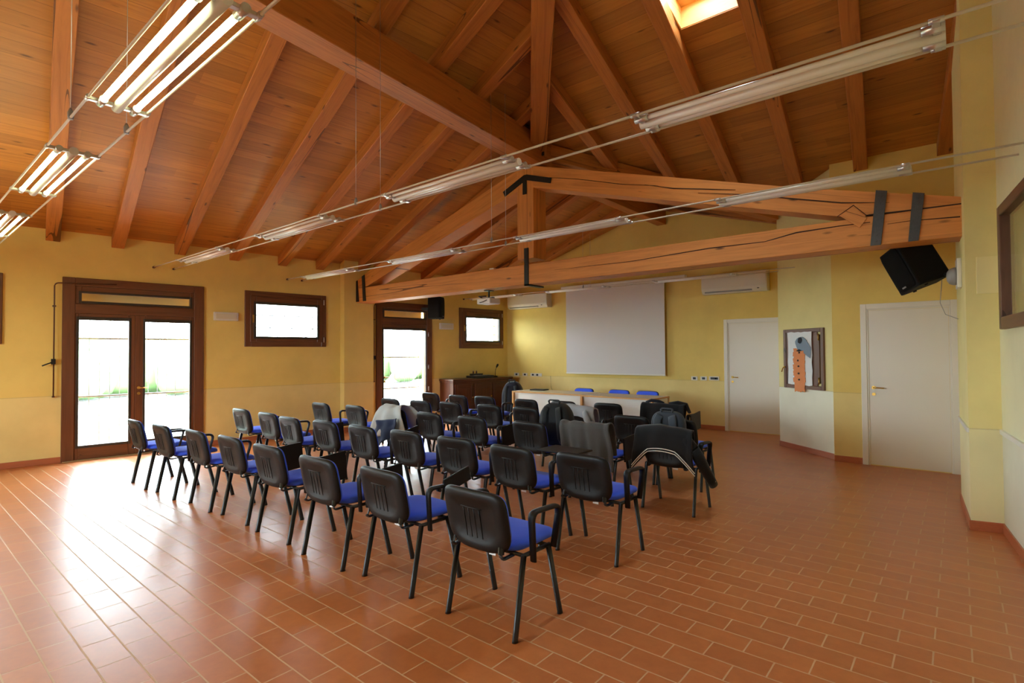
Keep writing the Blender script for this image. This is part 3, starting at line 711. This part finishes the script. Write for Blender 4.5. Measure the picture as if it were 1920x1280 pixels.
def chair(x, y, rz, label, group, arms='R', tab=None):
    if first[0]: o = chair0; first[0] = False
    else: o = copy_tree(chair0, None, K0)
    o.location = (x, y, 0); o.rotation_euler = (0, 0, rz); o['label'] = label; o['group'] = group
    if 'R' in arms: add_part(armR, o)
    if 'L' in arms: add_part(armL, o)
    if tab: add_part(tabs[tab], o)
    return o
ORD = ['rightmost', 'second from right', 'third from right', 'fourth from right', 'fifth from right', 'sixth from right', 'seventh from right', 'eighth from right', 'ninth from right']
ROWS = {
 'nearest row': [(-2.137, 2.256, 'LR', None), (-2.99, 2.25, 'R', 'raised'), (-3.71, 2.20, 'R', 'folded'), (-4.53, 2.22, 'R', 'folded'), (-5.30, 2.23, 'R', 'folded'), (-6.01, 2.187, 'R', None), (-6.80, 2.12, 'LR', None), (-7.56, 2.08, 'R', None)],
 'second row': [(-2.215, 3.515, 'R', None), (-2.86, 3.45, 'R', 'open'), (-3.56, 3.49, 'R', None), (-4.25, 3.47, 'R', None), (-4.92, 3.42, 'R', 'raised'), (-5.63, 3.41, 'R', None), (-6.33, 3.35, 'R', 'folded'), (-7.03, 3.42, 'R', None), (-7.85, 3.43, 'R', None)],
 'middle row': [(-2.22, 5.017, 'R', None), (-3.00, 4.86, 'L', 'folded'), (-3.70, 4.76, '', None), (-4.57, 4.74, 'R', 'folded'), (-5.30, 4.70, 'R', None), (-6.03, 4.71, 'R', None), (-6.93, 4.68, 'LR', None), (-7.74, 4.60, 'R', None)],
 'fourth row': [(-2.50, 5.96, '', None), (-3.06, 5.95, 'L', None), (-3.86, 6.0, 'R', 'folded'), (-4.70, 5.96, 'R', None), (-5.38, 5.94, 'R', None), (-6.15, 5.88, 'R', None), (-6.76, 5.79, 'L', None), (-7.49, 5.75, 'R', None)],
 'farthest row': [(-3.22, 7.22, 'LR', 'folded'), (-4.08, 7.17, 'L', None), (-4.82, 7.08, 'R', None), (-5.50, 6.98, 'R', None), (-6.46, 7.01, 'LR', None), (-7.04, 6.92, 'L', None), (-7.90, 7.02, 'R', None)]}
TABW = {None: '', 'folded': ', tablet folded', 'raised': ', tablet on edge', 'open': ', tablet opened flat'}
SPECIAL = {('middle row', 0): 'chair under the black striped tracksuit jacket, right end of middle row', ('middle row', 1): 'chair under the dark grey jacket, second from right in middle row',
 ('middle row', 5): 'chair under the light grey and navy jacket, left part of middle row', ('fourth row', 0): 'chair with slate backpack on its back, right end of fourth row',
 ('fourth row', 2): 'chair under the pale heather fleece, third from right in fourth row', ('farthest row', 0): 'chair under the black coat, right end of farthest row',
 ('middle row', 2): 'chair holding the black backpack on its seat, third from right in middle row'}
for rn, L in ROWS.items():
    for i, (x, y, a, tb) in enumerate(L):
        od = ORD[i] if i < len(L)-1 else 'leftmost'
        lb = SPECIAL.get((rn, i)) or f'blue chair, black shell, {od} in {rn}{TABW[tb]}'
        chair(x, y, rnd.uniform(-.03, .03) if i else 0, lb, 'conference chairs in the audience rows', a, tb)
for x, lb in ((-6.13, 'blue chair behind the desks, left one of three'), (-5.30, 'blue chair behind the desks, middle one of three'), (-4.68, 'blue chair behind the desks, right one of three')):
    chair(x, 9.68, PI, lb, 'chairs behind the desks', '', None)
for s_ in list(tabs.values())+[armR, armL]:
    if s_.name not in used: bpy.data.objects.remove(s_)

# ------------------------------------------------------------------ clothes and bags
def cloth(name, path, half, mat, parent_mw, label, cat, folds=7, amp=.018, seed=0, flare=.0, sag=None, nu=44, nv=36, thick=.012, parent=None):
    """path: list of (y,z) over the chair back in chair space; half(v): half width"""
    r = random.Random(seed); ph = [r.uniform(0, 6.3) for _ in range(6)]
    L = [0]; P = [Vector(p) for p in path]
    for a, b in zip(P, P[1:]): L.append(L[-1]+(b-a).length)
    def at(t):
        d = t*L[-1]
        for i in range(len(P)-1):
            if d <= L[i+1] or i == len(P)-2:
                q = (d-L[i])/(L[i+1]-L[i]); return P[i].lerp(P[i+1], q), (P[i+1]-P[i]).normalized()
    bm = bmesh.new(); G = []
    for j in range(nv+1):
        v = j/nv; row = []; p, tg = at(v); nr = Vector((-tg.y, tg.x))
        for i in range(nu+1):
            u = -1+2*i/nu; hw = half(v, u); x = u*hw
            e = abs(v-.5)*2
            f = amp*(.25+e)*(math.sin(folds*u+ph[0]+1.3*v)+.6*math.sin(folds*1.9*u+ph[1]-2*v)+.4*math.sin(3*v*4+ph[2]+u*2))
            q = p+nr*(f+.004); z = q.y+(sag(v, u) if sag else 0)
            y = q.x+.30*x*x*(1 if abs(x) < .25 else .6)
            row.append(bm.verts.new((x+.01*math.sin(9*v+ph[3]), y, z)))
        G.append(row)
    for a, b in zip(G, G[1:]):
        for i in range(nu): f = bm.faces.new((a[i], a[i+1], b[i+1], b[i])); f.smooth = True
    o = new_obj(name, bm, mat, parent)
    if parent is None: o.matrix_world = parent_mw
    m = o.modifiers.new('thickness', 'SOLIDIFY'); m.thickness = thick; m.offset = 0
    if label: tag(o, label, cat)
    return o
over = lambda lo_b, lo_f: [(-.035-.03, lo_b), (-.10, .62), (-.125, .78), (-.115, .822), (-.075, .838), (-.03, .822), (.0, .76), (.03, lo_f)]
# black tracksuit jacket with white stripes and a hanging sleeve
JM = T(-2.22, 5.017, 0)
jk = thing('tracksuit_jacket', 'black tracksuit jacket with white stripes draped on a chair back', 'jacket', JM)
hem = lambda v, u: (-.05*max(0, abs(u)-.45)*4*(1-v)**2)+(.10*(1-u*u)*(1-v)**3)
cloth('body', [(-.10, .50), (-.125, .62), (-.135, .78), (-.12, .826), (-.075, .842), (-.03, .826), (.005, .76), (.03, .6)], lambda v, u: .275+.05*(1-v)**2, M['cloth_black'], None, None, None, 5, .012, 3, sag=hem, parent=jk)
for k in (0, 1):
    pts = []
    for i in range(22):
        u = -1+2*i/21; x = u*.322; f = .012*1.25*(math.sin(5*u)+.6*math.sin(9*u))
        pts.append((x, -.128+.30*x*x*.8-.012, .515+.024*k+hem(.02, u)+.004))
    tube('stripe', pts, .0045, M['tag'], jk, n=6)
bm = bmesh.new(); sweep(bm, [(.30, -.08, .66), (.33, -.02, .56), (.35, .08, .44), (.37, .16, .34), (.385, .2, .28)], [.055, .06, .055, .05, .045], 12, sx=.8); new_obj('sleeve', bm, M['cloth_black'], jk)
bm = bmesh.new(); sweep(bm, [(.30, -.08, .66), (.24, -.1, .74), (.18, -.1, .79)], [.05, .05, .03], 10, sx=.7); new_obj('shoulder', bm, M['cloth_black'], jk)
for k in (0, 1): tube('cuff_stripe', [(.372+.34*0+.05*math.cos(a)*.8, .17+.022*k+.05*math.sin(a)*.25, .325-.03*k+.05*math.sin(a)*.5) for a in [q*PI/6 for q in range(13)]], .003, M['tag'], jk, n=5)
cloth('grey_jacket', over(.36, .5), lambda v, u: .27+.05*(1-v), M['cloth_grey'], T(-3.00, 4.86, 0), 'dark grey wool jacket draped over a chair back, middle row', 'jacket', 9, .014, 5)
# light grey jacket with navy lining, bunched over a chair
lj = thing('light_jacket', 'light grey jacket with navy lining bunched over a chair', 'jacket', T(-6.03, 4.71, 0))
cloth('body', [(-.20, .42), (-.18, .60), (-.16, .74), (-.12, .825), (-.06, .85), (.03, .82), (.1, .7), (.14, .5)], lambda v, u: .20+.20*min(1, abs(v-.5)*2.6)**.8, M['cloth_light'], None, None, None, 4, .03, 9, sag=lambda v, u: .05*math.sin(3*u+1)*(abs(v-.5)), parent=lj)
cloth('lining', [(-.24, .36), (-.235, .5), (-.225, .62), (-.215, .66)], lambda v, u: .26, M['cloth_navy'], None, None, None, 4, .02, 4, sag=lambda v, u: .10*u*(1-v)+.04*u, nv=12, parent=lj)
hf = thing('fleece', 'pale heather grey fleece hanging over a chair back beside the backpack', 'jacket', T(-3.86, 6.0, 0))
cloth('body', [(-.13, .62), (-.135, .72), (-.13, .80), (-.10, .838), (-.06, .846), (-.01, .826), (.02, .72), (.04, .6)], lambda v, u: .25+.06*(1-v), M['cloth_heather'], None, None, None, 4, .016, 12, sag=lambda v, u: (.12*(1-u*u)*(1-v)**2-.0), parent=hf)
for s_ in (-1, 1):
    bm = bmesh.new(); sweep(bm, [(s_*.16, -.13, .80), (s_*.2, -.16, .74), (s_*.25, -.17, .65), (s_*.285, -.16, .55)], [.05, .05, .045, .035], 12, sx=.55); new_obj('sleeve', bm, M['cloth_heather'], hf)
ct = thing('black_coat', 'black coat with purple collar over the chair near the desks', 'coat', T(-3.22, 7.22, 0))
cloth('body', over(.42, .5), lambda v, u: .29+.05*(1-v), M['cloth_black'], None, None, None, 5, .016, 21, parent=ct)
bm = bmesh.new(); sweep(bm, [(-.24, -.08, .85), (-.16, -.07, .875), (-.06, -.06, .868), (.02, -.06, .85)], [.02, .035, .032, .015], 12, sx=1.2, sz=.7); new_obj('collar', bm, M['pack_blue'], ct)
bm = bmesh.new(); sweep(bm, [(.1, -.07, .85), (.22, -.05, .86), (.31, .0, .83), (.35, .04, .72)], [.02, .04, .05, .03], 12, sx=.9, sz=.7); new_obj('sleeve', bm, M['cloth_black'], ct)
def backpack(name, mw, wd, ht, dp, mat, smat, label, boxy=False):
    t = thing(name, label, 'backpack', mw)
    bm = bmesh.new()
    def df(x, z, w_):
        k = 1-.18*max(0, z/(ht/2))**3
        return Vector((x*k, w_, ht/2+z))
    pillow(bm, 0, wd/2, ht/2, [(0, -dp/2), (.75, -dp/2), (.92, -dp*.42), (.99, -dp*.25), (1, 0), (.99, dp*.25), (.9, dp*.44), (.7, dp/2), (0, dp/2)], df, 4.2 if boxy else 2.9, 5, 40)
    new_obj('body', bm, mat, t)
    for s_ in (-1, 1):
        x = s_*wd*.235
        bm = bmesh.new(); sweep(bm, [(x*.75, -dp/2-.005, ht*.90), (x*.95, -dp/2-.03, ht*.8), (x*1.05, -dp/2-.035, ht*.5), (x*1.15, -dp/2-.02, ht*.2), (x*1.3, -dp/2+.01, ht*.08)], (.045 if boxy else .034), 10, sx=1., sz=.3, upv=Vector((0, 1, 0))); new_obj('shoulder_strap', bm, smat, t)
    bm = bmesh.new(); sweep(bm, curve([((-.055, -dp*.3, ht*.94), 0), ((-.075, -dp*.3, ht+.03), .03), ((.075, -dp*.3, ht+.03), .03), ((.055, -dp*.3, ht*.94), 0)]), .011, 8, sx=1.3, sz=.7); new_obj('carry_handle', bm, smat, t)
    bm = bmesh.new(); sweep(bm, [(wd/2*math.cos(a)*.985*(1 if a > 0 else 1), .0, ht*.52+ht*.47*math.sin(a)) for a in [PI*q/16 for q in range(17)]], .006, 6); new_obj('zip', bm, M['pack_edge'], t)
    return t
backpack('black_backpack', T(-3.56, 5.06, .505, .1), .40, .49, .2, M['pack_black'], M['pack_edge'], 'large black backpack standing up between the audience chairs')
backpack('slate_backpack', T(-2.53, 5.775, .44, -.03), .40, .46, .13, M['pack_slate'], M['strapcloth'], 'slate grey backpack with two straps hung on a chair, right side', True)
backpack('blue_backpack', T(-7.66, 9.2, 0, .4), .5, .93, .26, M['pack_blue'], M['pack_black'], 'dark blue bag by the wooden sideboard and desk end')

# ------------------------------------------------------------------ desks
def desk(x0, x1, y0, y1, label, right=False):
    t = thing('desk', label, 'desk', T(x0, y0, 0), group='desks before the projection screen'); w_ = x1-x0; d = y1-y0
    B('desktop', (.012, .012, .727), (w_-.012, d, .750), M['desktop'], t)
    BB('edging', [((0, -.0, .722), (w_, .012, .75)), ((0, .012, .722), (.012, d, .75)), ((w_-.012, .012, .722), (w_, d, .75))], M['oak'], t)
    B('modesty_panel', (.05, .05, .12), (w_-.05, .068, .722), M['melamine'], t)
    for xa in (0., w_-.04):
        BB('end_frame', [((xa, 0.004, 0), (xa+.04, .05, .722)), ((xa, d-.05, 0), (xa+.04, d-.004, .722))], M['oak'], t)
        B('end_panel', (xa+.01, .05, .03), (xa+.03, d-.05, .722), M['melamine'], t)
    return t
desk(-7.36, -5.60, 8.80, 9.50, 'white desk with oak edging, the left one with the laptop')
desk(-5.575, -4.10, 8.70, 9.42, 'white desk with oak edging, the right one near the doors')
lt = thing('laptop', 'closed black laptop lying on the left desk', 'laptop', T(-7.0, 9.3, .751, .15))
B('base', (-.17, -.12, 0), (.17, .12, .014), M['dark'], lt, bev=.003); B('lid', (-.17, -.12, .015), (.17, .12, .024), M['plastic'], lt, bev=.003)
tag(tube('laptop_cable', [(-7.1, 9.41, .76), (-7.15, 9.6, .76), (-7.6, 10.7, .55), (-7.75, 10.78, .7), (-7.78, 10.80, .985)], .004, M['dark']), 'thin black cable from the wall sockets to the laptop', 'cable')
tag(B('notepad', (-7.28, 8.86, .751), (-7.19, 8.93, .757), M['paper']), 'small white paper at the left corner of the left desk', 'paper')

# ------------------------------------------------------------------ sideboard with audio gear
SB = thing('sideboard', 'dark walnut sideboard standing under the small far window', 'sideboard', ML @ T(7.45, -.04, 0))
sw, sd, sh_ = 1.85, .50, .96
BB('carcass', [((0, -sd, .06), (sw, 0, sh_-.05))], M['walnut'], SB, bev=.004)
B('plinth', (.03, -sd+.03, 0), (sw-.03, -.01, .07), M['walnut'], SB)
B('top', (-.03, -sd-.04, sh_-.05), (sw+.03, 0, sh_), M['walnut'], SB, bev=.012)
BB('cornice', [((-.015, -sd-.02, sh_-.085), (sw+.015, -.005, sh_-.05))], M['walnut'], SB, bev=.006)
for k in range(3):
    x0 = .04+k*(sw-.08)/3; x1 = x0+(sw-.08)/3-.03
    d_ = frame('door', (x0, .1, x1, sh_-.12), (x0+.08, .2, x1-.08, sh_-.22), -sd-.022, -sd, M['walnut'], SB, .004)
    B('door_panel', (x0+.08, -sd-.012, .2), (x1-.08, -sd-.002, sh_-.22), M['walnut'], d_, bev=.003)
    bm = bmesh.new(); cyl(bm, (x1-.04, -sd-.02, .52), (x1-.04, -sd-.045, .52), .012); new_obj('knob', bm, M['brass'], d_)
mc = thing('mixing_console', 'dark mixing console with knobs on the sideboard', 'mixer', ML @ T(8.15, -.32, sh_))
B('body', (0, -.16, 0), (.62, .16, .055), M['dark'], mc, bev=.006)
B('rear_unit', (.1, .02, .055), (.42, .15, .10), M['dark'], mc, bev=.005)
bm = bmesh.new()
for i in range(9):
    for j in range(3): cyl(bm, (.06+.06*i, -.12+.045*j, .055), (.06+.06*i, -.12+.045*j, .068), .008, 8)
new_obj('knobs', bm, M['grey'], mc)['kind'] = 'stuff'
for q, (x, y) in enumerate(((.16, .08), (.28, .1))):
    o = thing('small_bottle', ['small dark bottle, left one on the mixing console', 'small dark bottle, right one on the mixing console'][q], 'bottle', ML @ T(8.15+x, -.32+y, sh_+.10), group='bottles on the console')
    bm = bmesh.new(); sweep(bm, [(0, 0, 0), (0, 0, .05), (0, 0, .06)], [.018, .018, .01], 12); new_obj('body', bm, M['paint_pipe'], o)
    bm = bmesh.new(); cyl(bm, (0, 0, .06), (0, 0, .078), .011); new_obj('cap', bm, M['grey'], o)
mi = thing('microphone', 'black gooseneck microphone on its base on the sideboard', 'microphone', ML @ T(8.98, -.3, sh_))
bm = bmesh.new(); sweep(bm, [(0, 0, 0), (0, 0, .02), (0, 0, .028)], [.06, .058, .03], 18); new_obj('base', bm, M['dark'], mi)
tube('gooseneck', curve([((0, 0, .02), 0), ((0, 0, .16), .06), ((.05, 0, .25), 0)]), .007, M['dark'], mi)
bm = bmesh.new(); sweep(bm, [(.04, 0, .235), (.06, 0, .265), (.085, 0, .30), (.10, 0, .32)], [.014, .024, .028, .016], 12); new_obj('head', bm, M['plastic'], mi)

# ------------------------------------------------------------------ things on the screen wall
ps = thing('projection_screen', 'large white projection screen hanging on the far wall', 'screen', MS @ T(-6.02, -.1, 0))
B('fabric', (-1.245, -.004, 1.085), (1.255, 0, 3.05), M['screen'], ps)
B('bottom_bar', (-1.25, -.012, 1.055), (1.26, .008, 1.085), M['white'], ps, bev=.004)
B('housing', (-1.36, -.05, 3.05), (1.72, .07, 3.15), M['white'], ps, bev=.012)
def aircon(x0, x1, z0, z1, label):
    t = thing('air_conditioner', label, 'air conditioner', MS @ T(x0, 0, z0), group='wall air conditioners'); w_ = x1-x0; h = z1-z0
    bm = bmesh.new(); prof = [(0, 0), (-.16, .0), (-.21, .06), (-.22, .12), (-.22, h-.02), (-.20, h), (0, h)]
    vs = [[bm.verts.new((x, a, b)) for a, b in prof] for x in (0, w_)]
    for i in range(len(prof)): j = (i+1) % len(prof); bm.faces.new((vs[0][i], vs[0][j], vs[1][j], vs[1][i]))
    bm.faces.new(vs[0]); bm.faces.new(vs[1]); bevel(bm, .01, 2)
    new_obj('body', bm, M['white'], t)
    B('front_panel', (.015, -.226, .10), (w_-.015, -.218, h-.015), M['white'], t, bev=.003)
    B('louvre', (.06, -.2, .018), (w_*.78, -.185, .06), M['grey'], t)
    B('display', (w_*.86, -.219, .045), (w_*.89, -.214, .06), M['dark'], t)
aircon(-9.02, -7.76, 2.69, 3.04, 'white wall air conditioner left of the projection screen')
aircon(-3.935, -2.715, 2.70, 3.09, 'white wall air conditioner above the left white door')
def outlet(mw, x, z, w_, mods, label, group):
    t = thing('wall_socket', label, 'socket', mw @ T(x, 0, z), group=group)
    B('plate', (-w_/2, -.012, -.04), (w_/2, 0, .04), M['white'], t, bev=.003)
    for q in mods: B('module', (q-.03, -.015, -.022), (q+.03, -.010, .022), M['dark'], t)
gs = 'sockets on the screen wall'
outlet(MS, -8.9, 1.0, .16, (0,), 'white wall socket nearest the far room corner', gs); outlet(MS, -8.62, 1.0, .16, (0,), 'white wall socket second from the far room corner', gs)
outlet(MS, -8.26, 1.0, .36, (-.1, .04), 'double wall socket left of the projection screen', gs)
outlet(MS, -4.18, 1.017, .13, (0,), 'small black and white socket, left of three beside the white door', gs); outlet(MS, -3.99, 1.02, .13, (0,), 'small black and white socket, middle of three beside the white door', gs)
outlet(MS, -3.78, 1.025, .20, (-.04, .02, .05), 'wider black and white socket next to the left white door', gs)

# projector hanging from the tie beam
pj = thing('projector', 'white projector hanging under the truss on a dark bracket', 'projector', T(-6.02, 6.62, 2.38, .0))
bm = bmesh.new(); box(bm, (-.17, -.12, 0), (.13, .14, .095)); bevel(bm, .018, 3); new_obj('body', bm, M['white'], pj)
bm = bmesh.new(); cyl(bm, (-.08, .14, .05), (-.08, .17, .05), .035, 18); new_obj('lens', bm, M['dark'], pj)
bm = bmesh.new(); sweep(bm, [(0, 0, .1), (0, 0, .23)], .014, 10); box(bm, (-.12, -.03, .095), (.1, .03, .112)); box(bm, (-.06, -.06, .218), (.06, .06, .229)); sweep(bm, [(-.12, 0, .1), (-.14, -.1, .13), (.05, -.13, .12)], .01, 8); new_obj('bracket', bm, M['iron'], pj)
tube('power_lead', [(-.1, -.12, .03), (-.06, -.16, .02), (.02, -.16, .03), (.06, -.12, .06)], .006, M['dark'], pj)
sd_ = tag(B('motion_sensor', (-5.86, 6.45, 2.911), (-5.76, 6.52, 2.945), M['white'], bev=.01), 'small white sensor on top of the truss tie beam', 'sensor')

# ------------------------------------------------------------------ speakers, lamps and fittings
def speaker(t, wd, dp, ht, front):
    """front at -y"""
    bm = bmesh.new(); z = ht
    bot = [(-wd/2, -dp/2), (wd/2, -dp/2), (wd*.36, dp/2), (-wd*.36, dp/2)]
    v0 = [bm.verts.new((x, y, 0)) for x, y in bot]; v1 = [bm.verts.new((x, y*.96, ht)) for x, y in bot]
    bm.faces.new(v0[::-1]); bm.faces.new(v1)
    for i in range(4): bm.faces.new((v0[i], v0[(i+1) % 4], v1[(i+1) % 4], v1[i]))
    bevel(bm, .02, 2); new_obj('cabinet', bm, M['black'], t)
    bm = bmesh.new(); pillow(bm, 0, wd/2-.02, ht/2-.02, [(0, -.03), (.7, -.026), (.97, -.008), (1, 0), (0, 0)], lambda x, y, w_: Vector((x, -dp/2+w_, ht/2+y)), 8, 8, 40); new_obj('grille', bm, M['grille'], t)
    B('badge', (-.03, -dp/2-.034, .045), (.03, -dp/2-.028, .06), M['grey'], t)
    bm = bmesh.new()
    for x in (-wd*.3, wd*.3): cyl(bm, (x, -dp*.2, -.014), (x, -dp*.2, .01), .018, 10)
    new_obj('feet', bm, M['plastic'], t)
SL = thing('loudspeaker', 'black loudspeaker high on the left wall beside the rear glass door', 'speaker', ML @ T(7.13, -.32, 2.35, .55), group='black loudspeakers')
speaker(SL, .34, .30, .50, 0); B('wall_arm', (-.03, .14, .2), (.03, .34, .26), M['iron'], SL)
SR = thing('loudspeaker', 'black loudspeaker tilted on a bracket beside the right pillar', 'speaker', Matrix.Translation((-.24, 6.98, 2.24)) @ Matrix.Rotation(math.radians(-24), 4, 'Y') @ Matrix.Rotation(math.radians(-58), 4, 'Z'), group='black loudspeakers')
speaker(SR, .36, .36, .48, 0); 
bm = bmesh.new(); sweep(bm, [(-.10, 6.92, 2.33), (-.04, 6.88, 2.30), (-.005, 6.86, 2.30)], .016, 8); wa = new_obj('wall_arm', bm, M['iron'], SR); wa.matrix_parent_inverse = SR.matrix_world.inverted()
EX = thing('siren_box', 'white alarm box with round cover on the pillar side', 'alarm', MPL @ T(.62, 0, 2.17))
B('housing', (-.11, -.035, -.02), (.11, 0, .26), M['white'], EX, bev=.008)
bm = bmesh.new(); pillow(bm, 0, .085, .085, [(0, -.075), (.5, -.07), (.85, -.05), (1, -.02), (1, 0), (0, 0)], lambda x, y, w_: Vector((x, -.035+w_, .1+y)), 2, 2, 28); new_obj('cover', bm, M['grey'], EX)
tag(tube('speaker_wire', [(-.12, 6.93, 2.28), (-.14, 7.0, 2.05), (-.1, 7.02, 1.93), (-.0, 7.05, 1.88)], .003, M['grey']), 'thin grey wire hanging below the tilted loudspeaker', 'wire')
pn = tag(B('access_panel', (.075, -.012, 2.055), (.235, .0, 2.375), M['panel'], mw=MP, bev=.004), 'square painted access panel on the front of the right pillar', 'panel')
def elamp(u, z, label):
    t = thing('emergency_lamp', label, 'emergency light', ML @ T(u, 0, z), group='emergency lamps on the left wall')
    B('housing', (-.2, -.05, -.075), (.2, 0, .075), M['white'], t, bev=.012); B('diffuser', (-.17, -.058, -.045), (.17, -.048, .045), plain('frosted_diffuser', (216, 206, 176), .3) if 'frosted_diffuser' not in bpy.data.materials else bpy.data.materials['frosted_diffuser'], t, bev=.004)
elamp(2.82, 2.235, 'white emergency lamp between the double door and the window'); elamp(7.66, 2.205, 'white emergency lamp right of the rear glass door')
tag(B('junction_cover', (2.72, -.006, 2.70), (2.86, 0, 2.77), M['wall'], mw=ML, bev=.002), 'small painted junction cover above the emergency lamp', 'cover plate')
def rod(u, z0, z1, uh, label):
    t = thing('crank_rod', label, 'crank rod', ML @ T(u, -.05, 0), group='crank rods of the transom windows')
    P = [((0, 0, z0), 0), ((0, 0, z1), .06)]+([((uh-u, 0, z1+.03), 0)] if uh else [((.02, 0, z1+.02), 0)])
    tube('rod', curve(P), .009, M['paint_pipe'], t)
    bm = bmesh.new(); box(bm, (-.03, -.025, 1.44), (.02, .02, 1.52)); sweep(bm, [(-.02, -.02, 1.47), (-.09, -.03, 1.44), (-.13, -.03, 1.42)], .009); new_obj('crank', bm, M['iron'], t)
    B('clip', (-.02, -.01, 2.28), (.02, .05, 2.30), M['paint_pipe'], t); B('clip', (-.015, -.005, z0), (.015, .05, z0+.02), M['paint_pipe'], t)
rod(.515, .96, 2.63, 1.25, 'brown crank rod bending above the left double door'); rod(5.715, .96, 2.60, None, 'brown crank rod beside the rear glass door')

# shuttered hatch with a paper picture on the angled wall
HW = thing('window_5', None, None, MA, kind='structure')
ha0, ha1, hz0, hz1 = .155, 1.045, .977, 1.91
frame('window_frame', (ha0, hz0, ha1, hz1), (ha0+.06, hz0+.06, ha1-.06, hz1-.06), -.03, .02, M['shutter'], HW)
B('shutter', (ha0+.06, -.018, hz0+.06), (ha1-.14, .0, hz1-.06), M['shutter'], HW, bev=.004)
B('shutter_leaf', (ha1-.2, -.024, hz0+.1), (ha1-.09, .0, hz1-.1), M['shutter'], HW, bev=.004)
for z in (hz0+.14, hz1-.14): 
    bm = bmesh.new(); cyl(bm, (ha1-.085, -.04, z-.05), (ha1-.085, -.04, z+.05), .011); new_obj('hinge', bm, M['brass'], HW)
bm = bmesh.new(); cyl(bm, (ha0+.04, -.03, hz0+.33), (ha0+.04, -.05, hz0+.33), .016); sweep(bm, [(ha0+.04, -.05, hz0+.33), (ha0+.02, -.06, hz0+.31), (ha0-.005, -.06, hz0+.25)], .008); new_obj('handle', bm, M['brass'], HW)
pc = thing('paper_collage', 'white paper collage with an orange strip pinned on the brown shutter', 'picture', MA @ T(ha0, 0, hz0))
def sheet(name, pts, y, mat, seed, amp=.006):
    r = random.Random(seed)
    return prism(name, [(a+r.uniform(-amp, amp), b+r.uniform(-amp, amp)) for a, b in pts], [], lambda a, b, s: (a, y-.003+.003*s+.006*math.sin(9*b+seed)*s*0, b), mat, pc)
def edge(a0, b0, a1, b1, n=7):
    P = [(a0, b0), (a1, b0), (a1, b1), (a0, b1)]; out = []
    for i in range(4):
        p, q = P[i], P[(i+1) % 4]
        for k in range(n): out.append((p[0]+(q[0]-p[0])*k/n, p[1]+(q[1]-p[1])*k/n))
    return out
sheet('white_sheet', edge(.12, .06, .66, .885), -.032, M['paper'], 1, .008)
sheet('orange_strip', edge(.26, -.045, .51, .62, 9), -.038, M['orange'], 2, .014)
for k in range(5): sheet('crepe_band', edge(.25, .10+.1*k, .52, .175+.1*k, 5), -.042, M['orange'], 10+k, .008)
bm = bmesh.new()
sheet('grey_cutout', [(.44+.13*math.cos(a)*(1+.12*math.sin(3*a)), .70+.11*math.sin(a)) for a in [2*PI*q/16 for q in range(16)]], -.044, M['bluegrey'], 3, .006)
sheet('grey_tail', [(.5, .56), (.64, .48), (.66, .64), (.58, .72), (.5, .68)], -.046, M['bluegrey'], 4, .006)
sheet('ink_blot', [(.42+.05*math.cos(a), .75+.045*math.sin(a)) for a in [2*PI*q/10 for q in range(10)]], -.050, M['ink'], 5, .008)
for k, (x, z) in enumerate(((.40, .56), (.37, .44), (.38, .35), (.38, .24), (.39, .14))): sheet('ink_spot', [(x+.02*math.cos(a), z+.014*math.sin(a)) for a in [2*PI*q/7 for q in range(7)]], -.050, M['ink'], 20+k, .004)
sheet('ink_spot', [(.33, .59), (.4, .575), (.46, .6), (.4, .615)], -.050, M['ink'], 30, .004)

# hedge beyond the gravel
bm = bmesh.new(); r5 = random.Random(5)
for k in range(80):
    y = -8+k*.45; c = Vector((-26+r5.uniform(-1, 1), y, 0)); hh = r5.uniform(1.6, 2.6)
    pillow(bm, 0, .8, hh/2, [(0, -.7), (.6, -.6), (1, 0), (.6, .6), (0, .7)], lambda x, z, w_, c=c, hh=hh: c+Vector((w_, x, hh/2+z-.1)), 2.4, 3, 14)
tag(new_obj('hedge', bm, M['hedge']), kind='stuff')
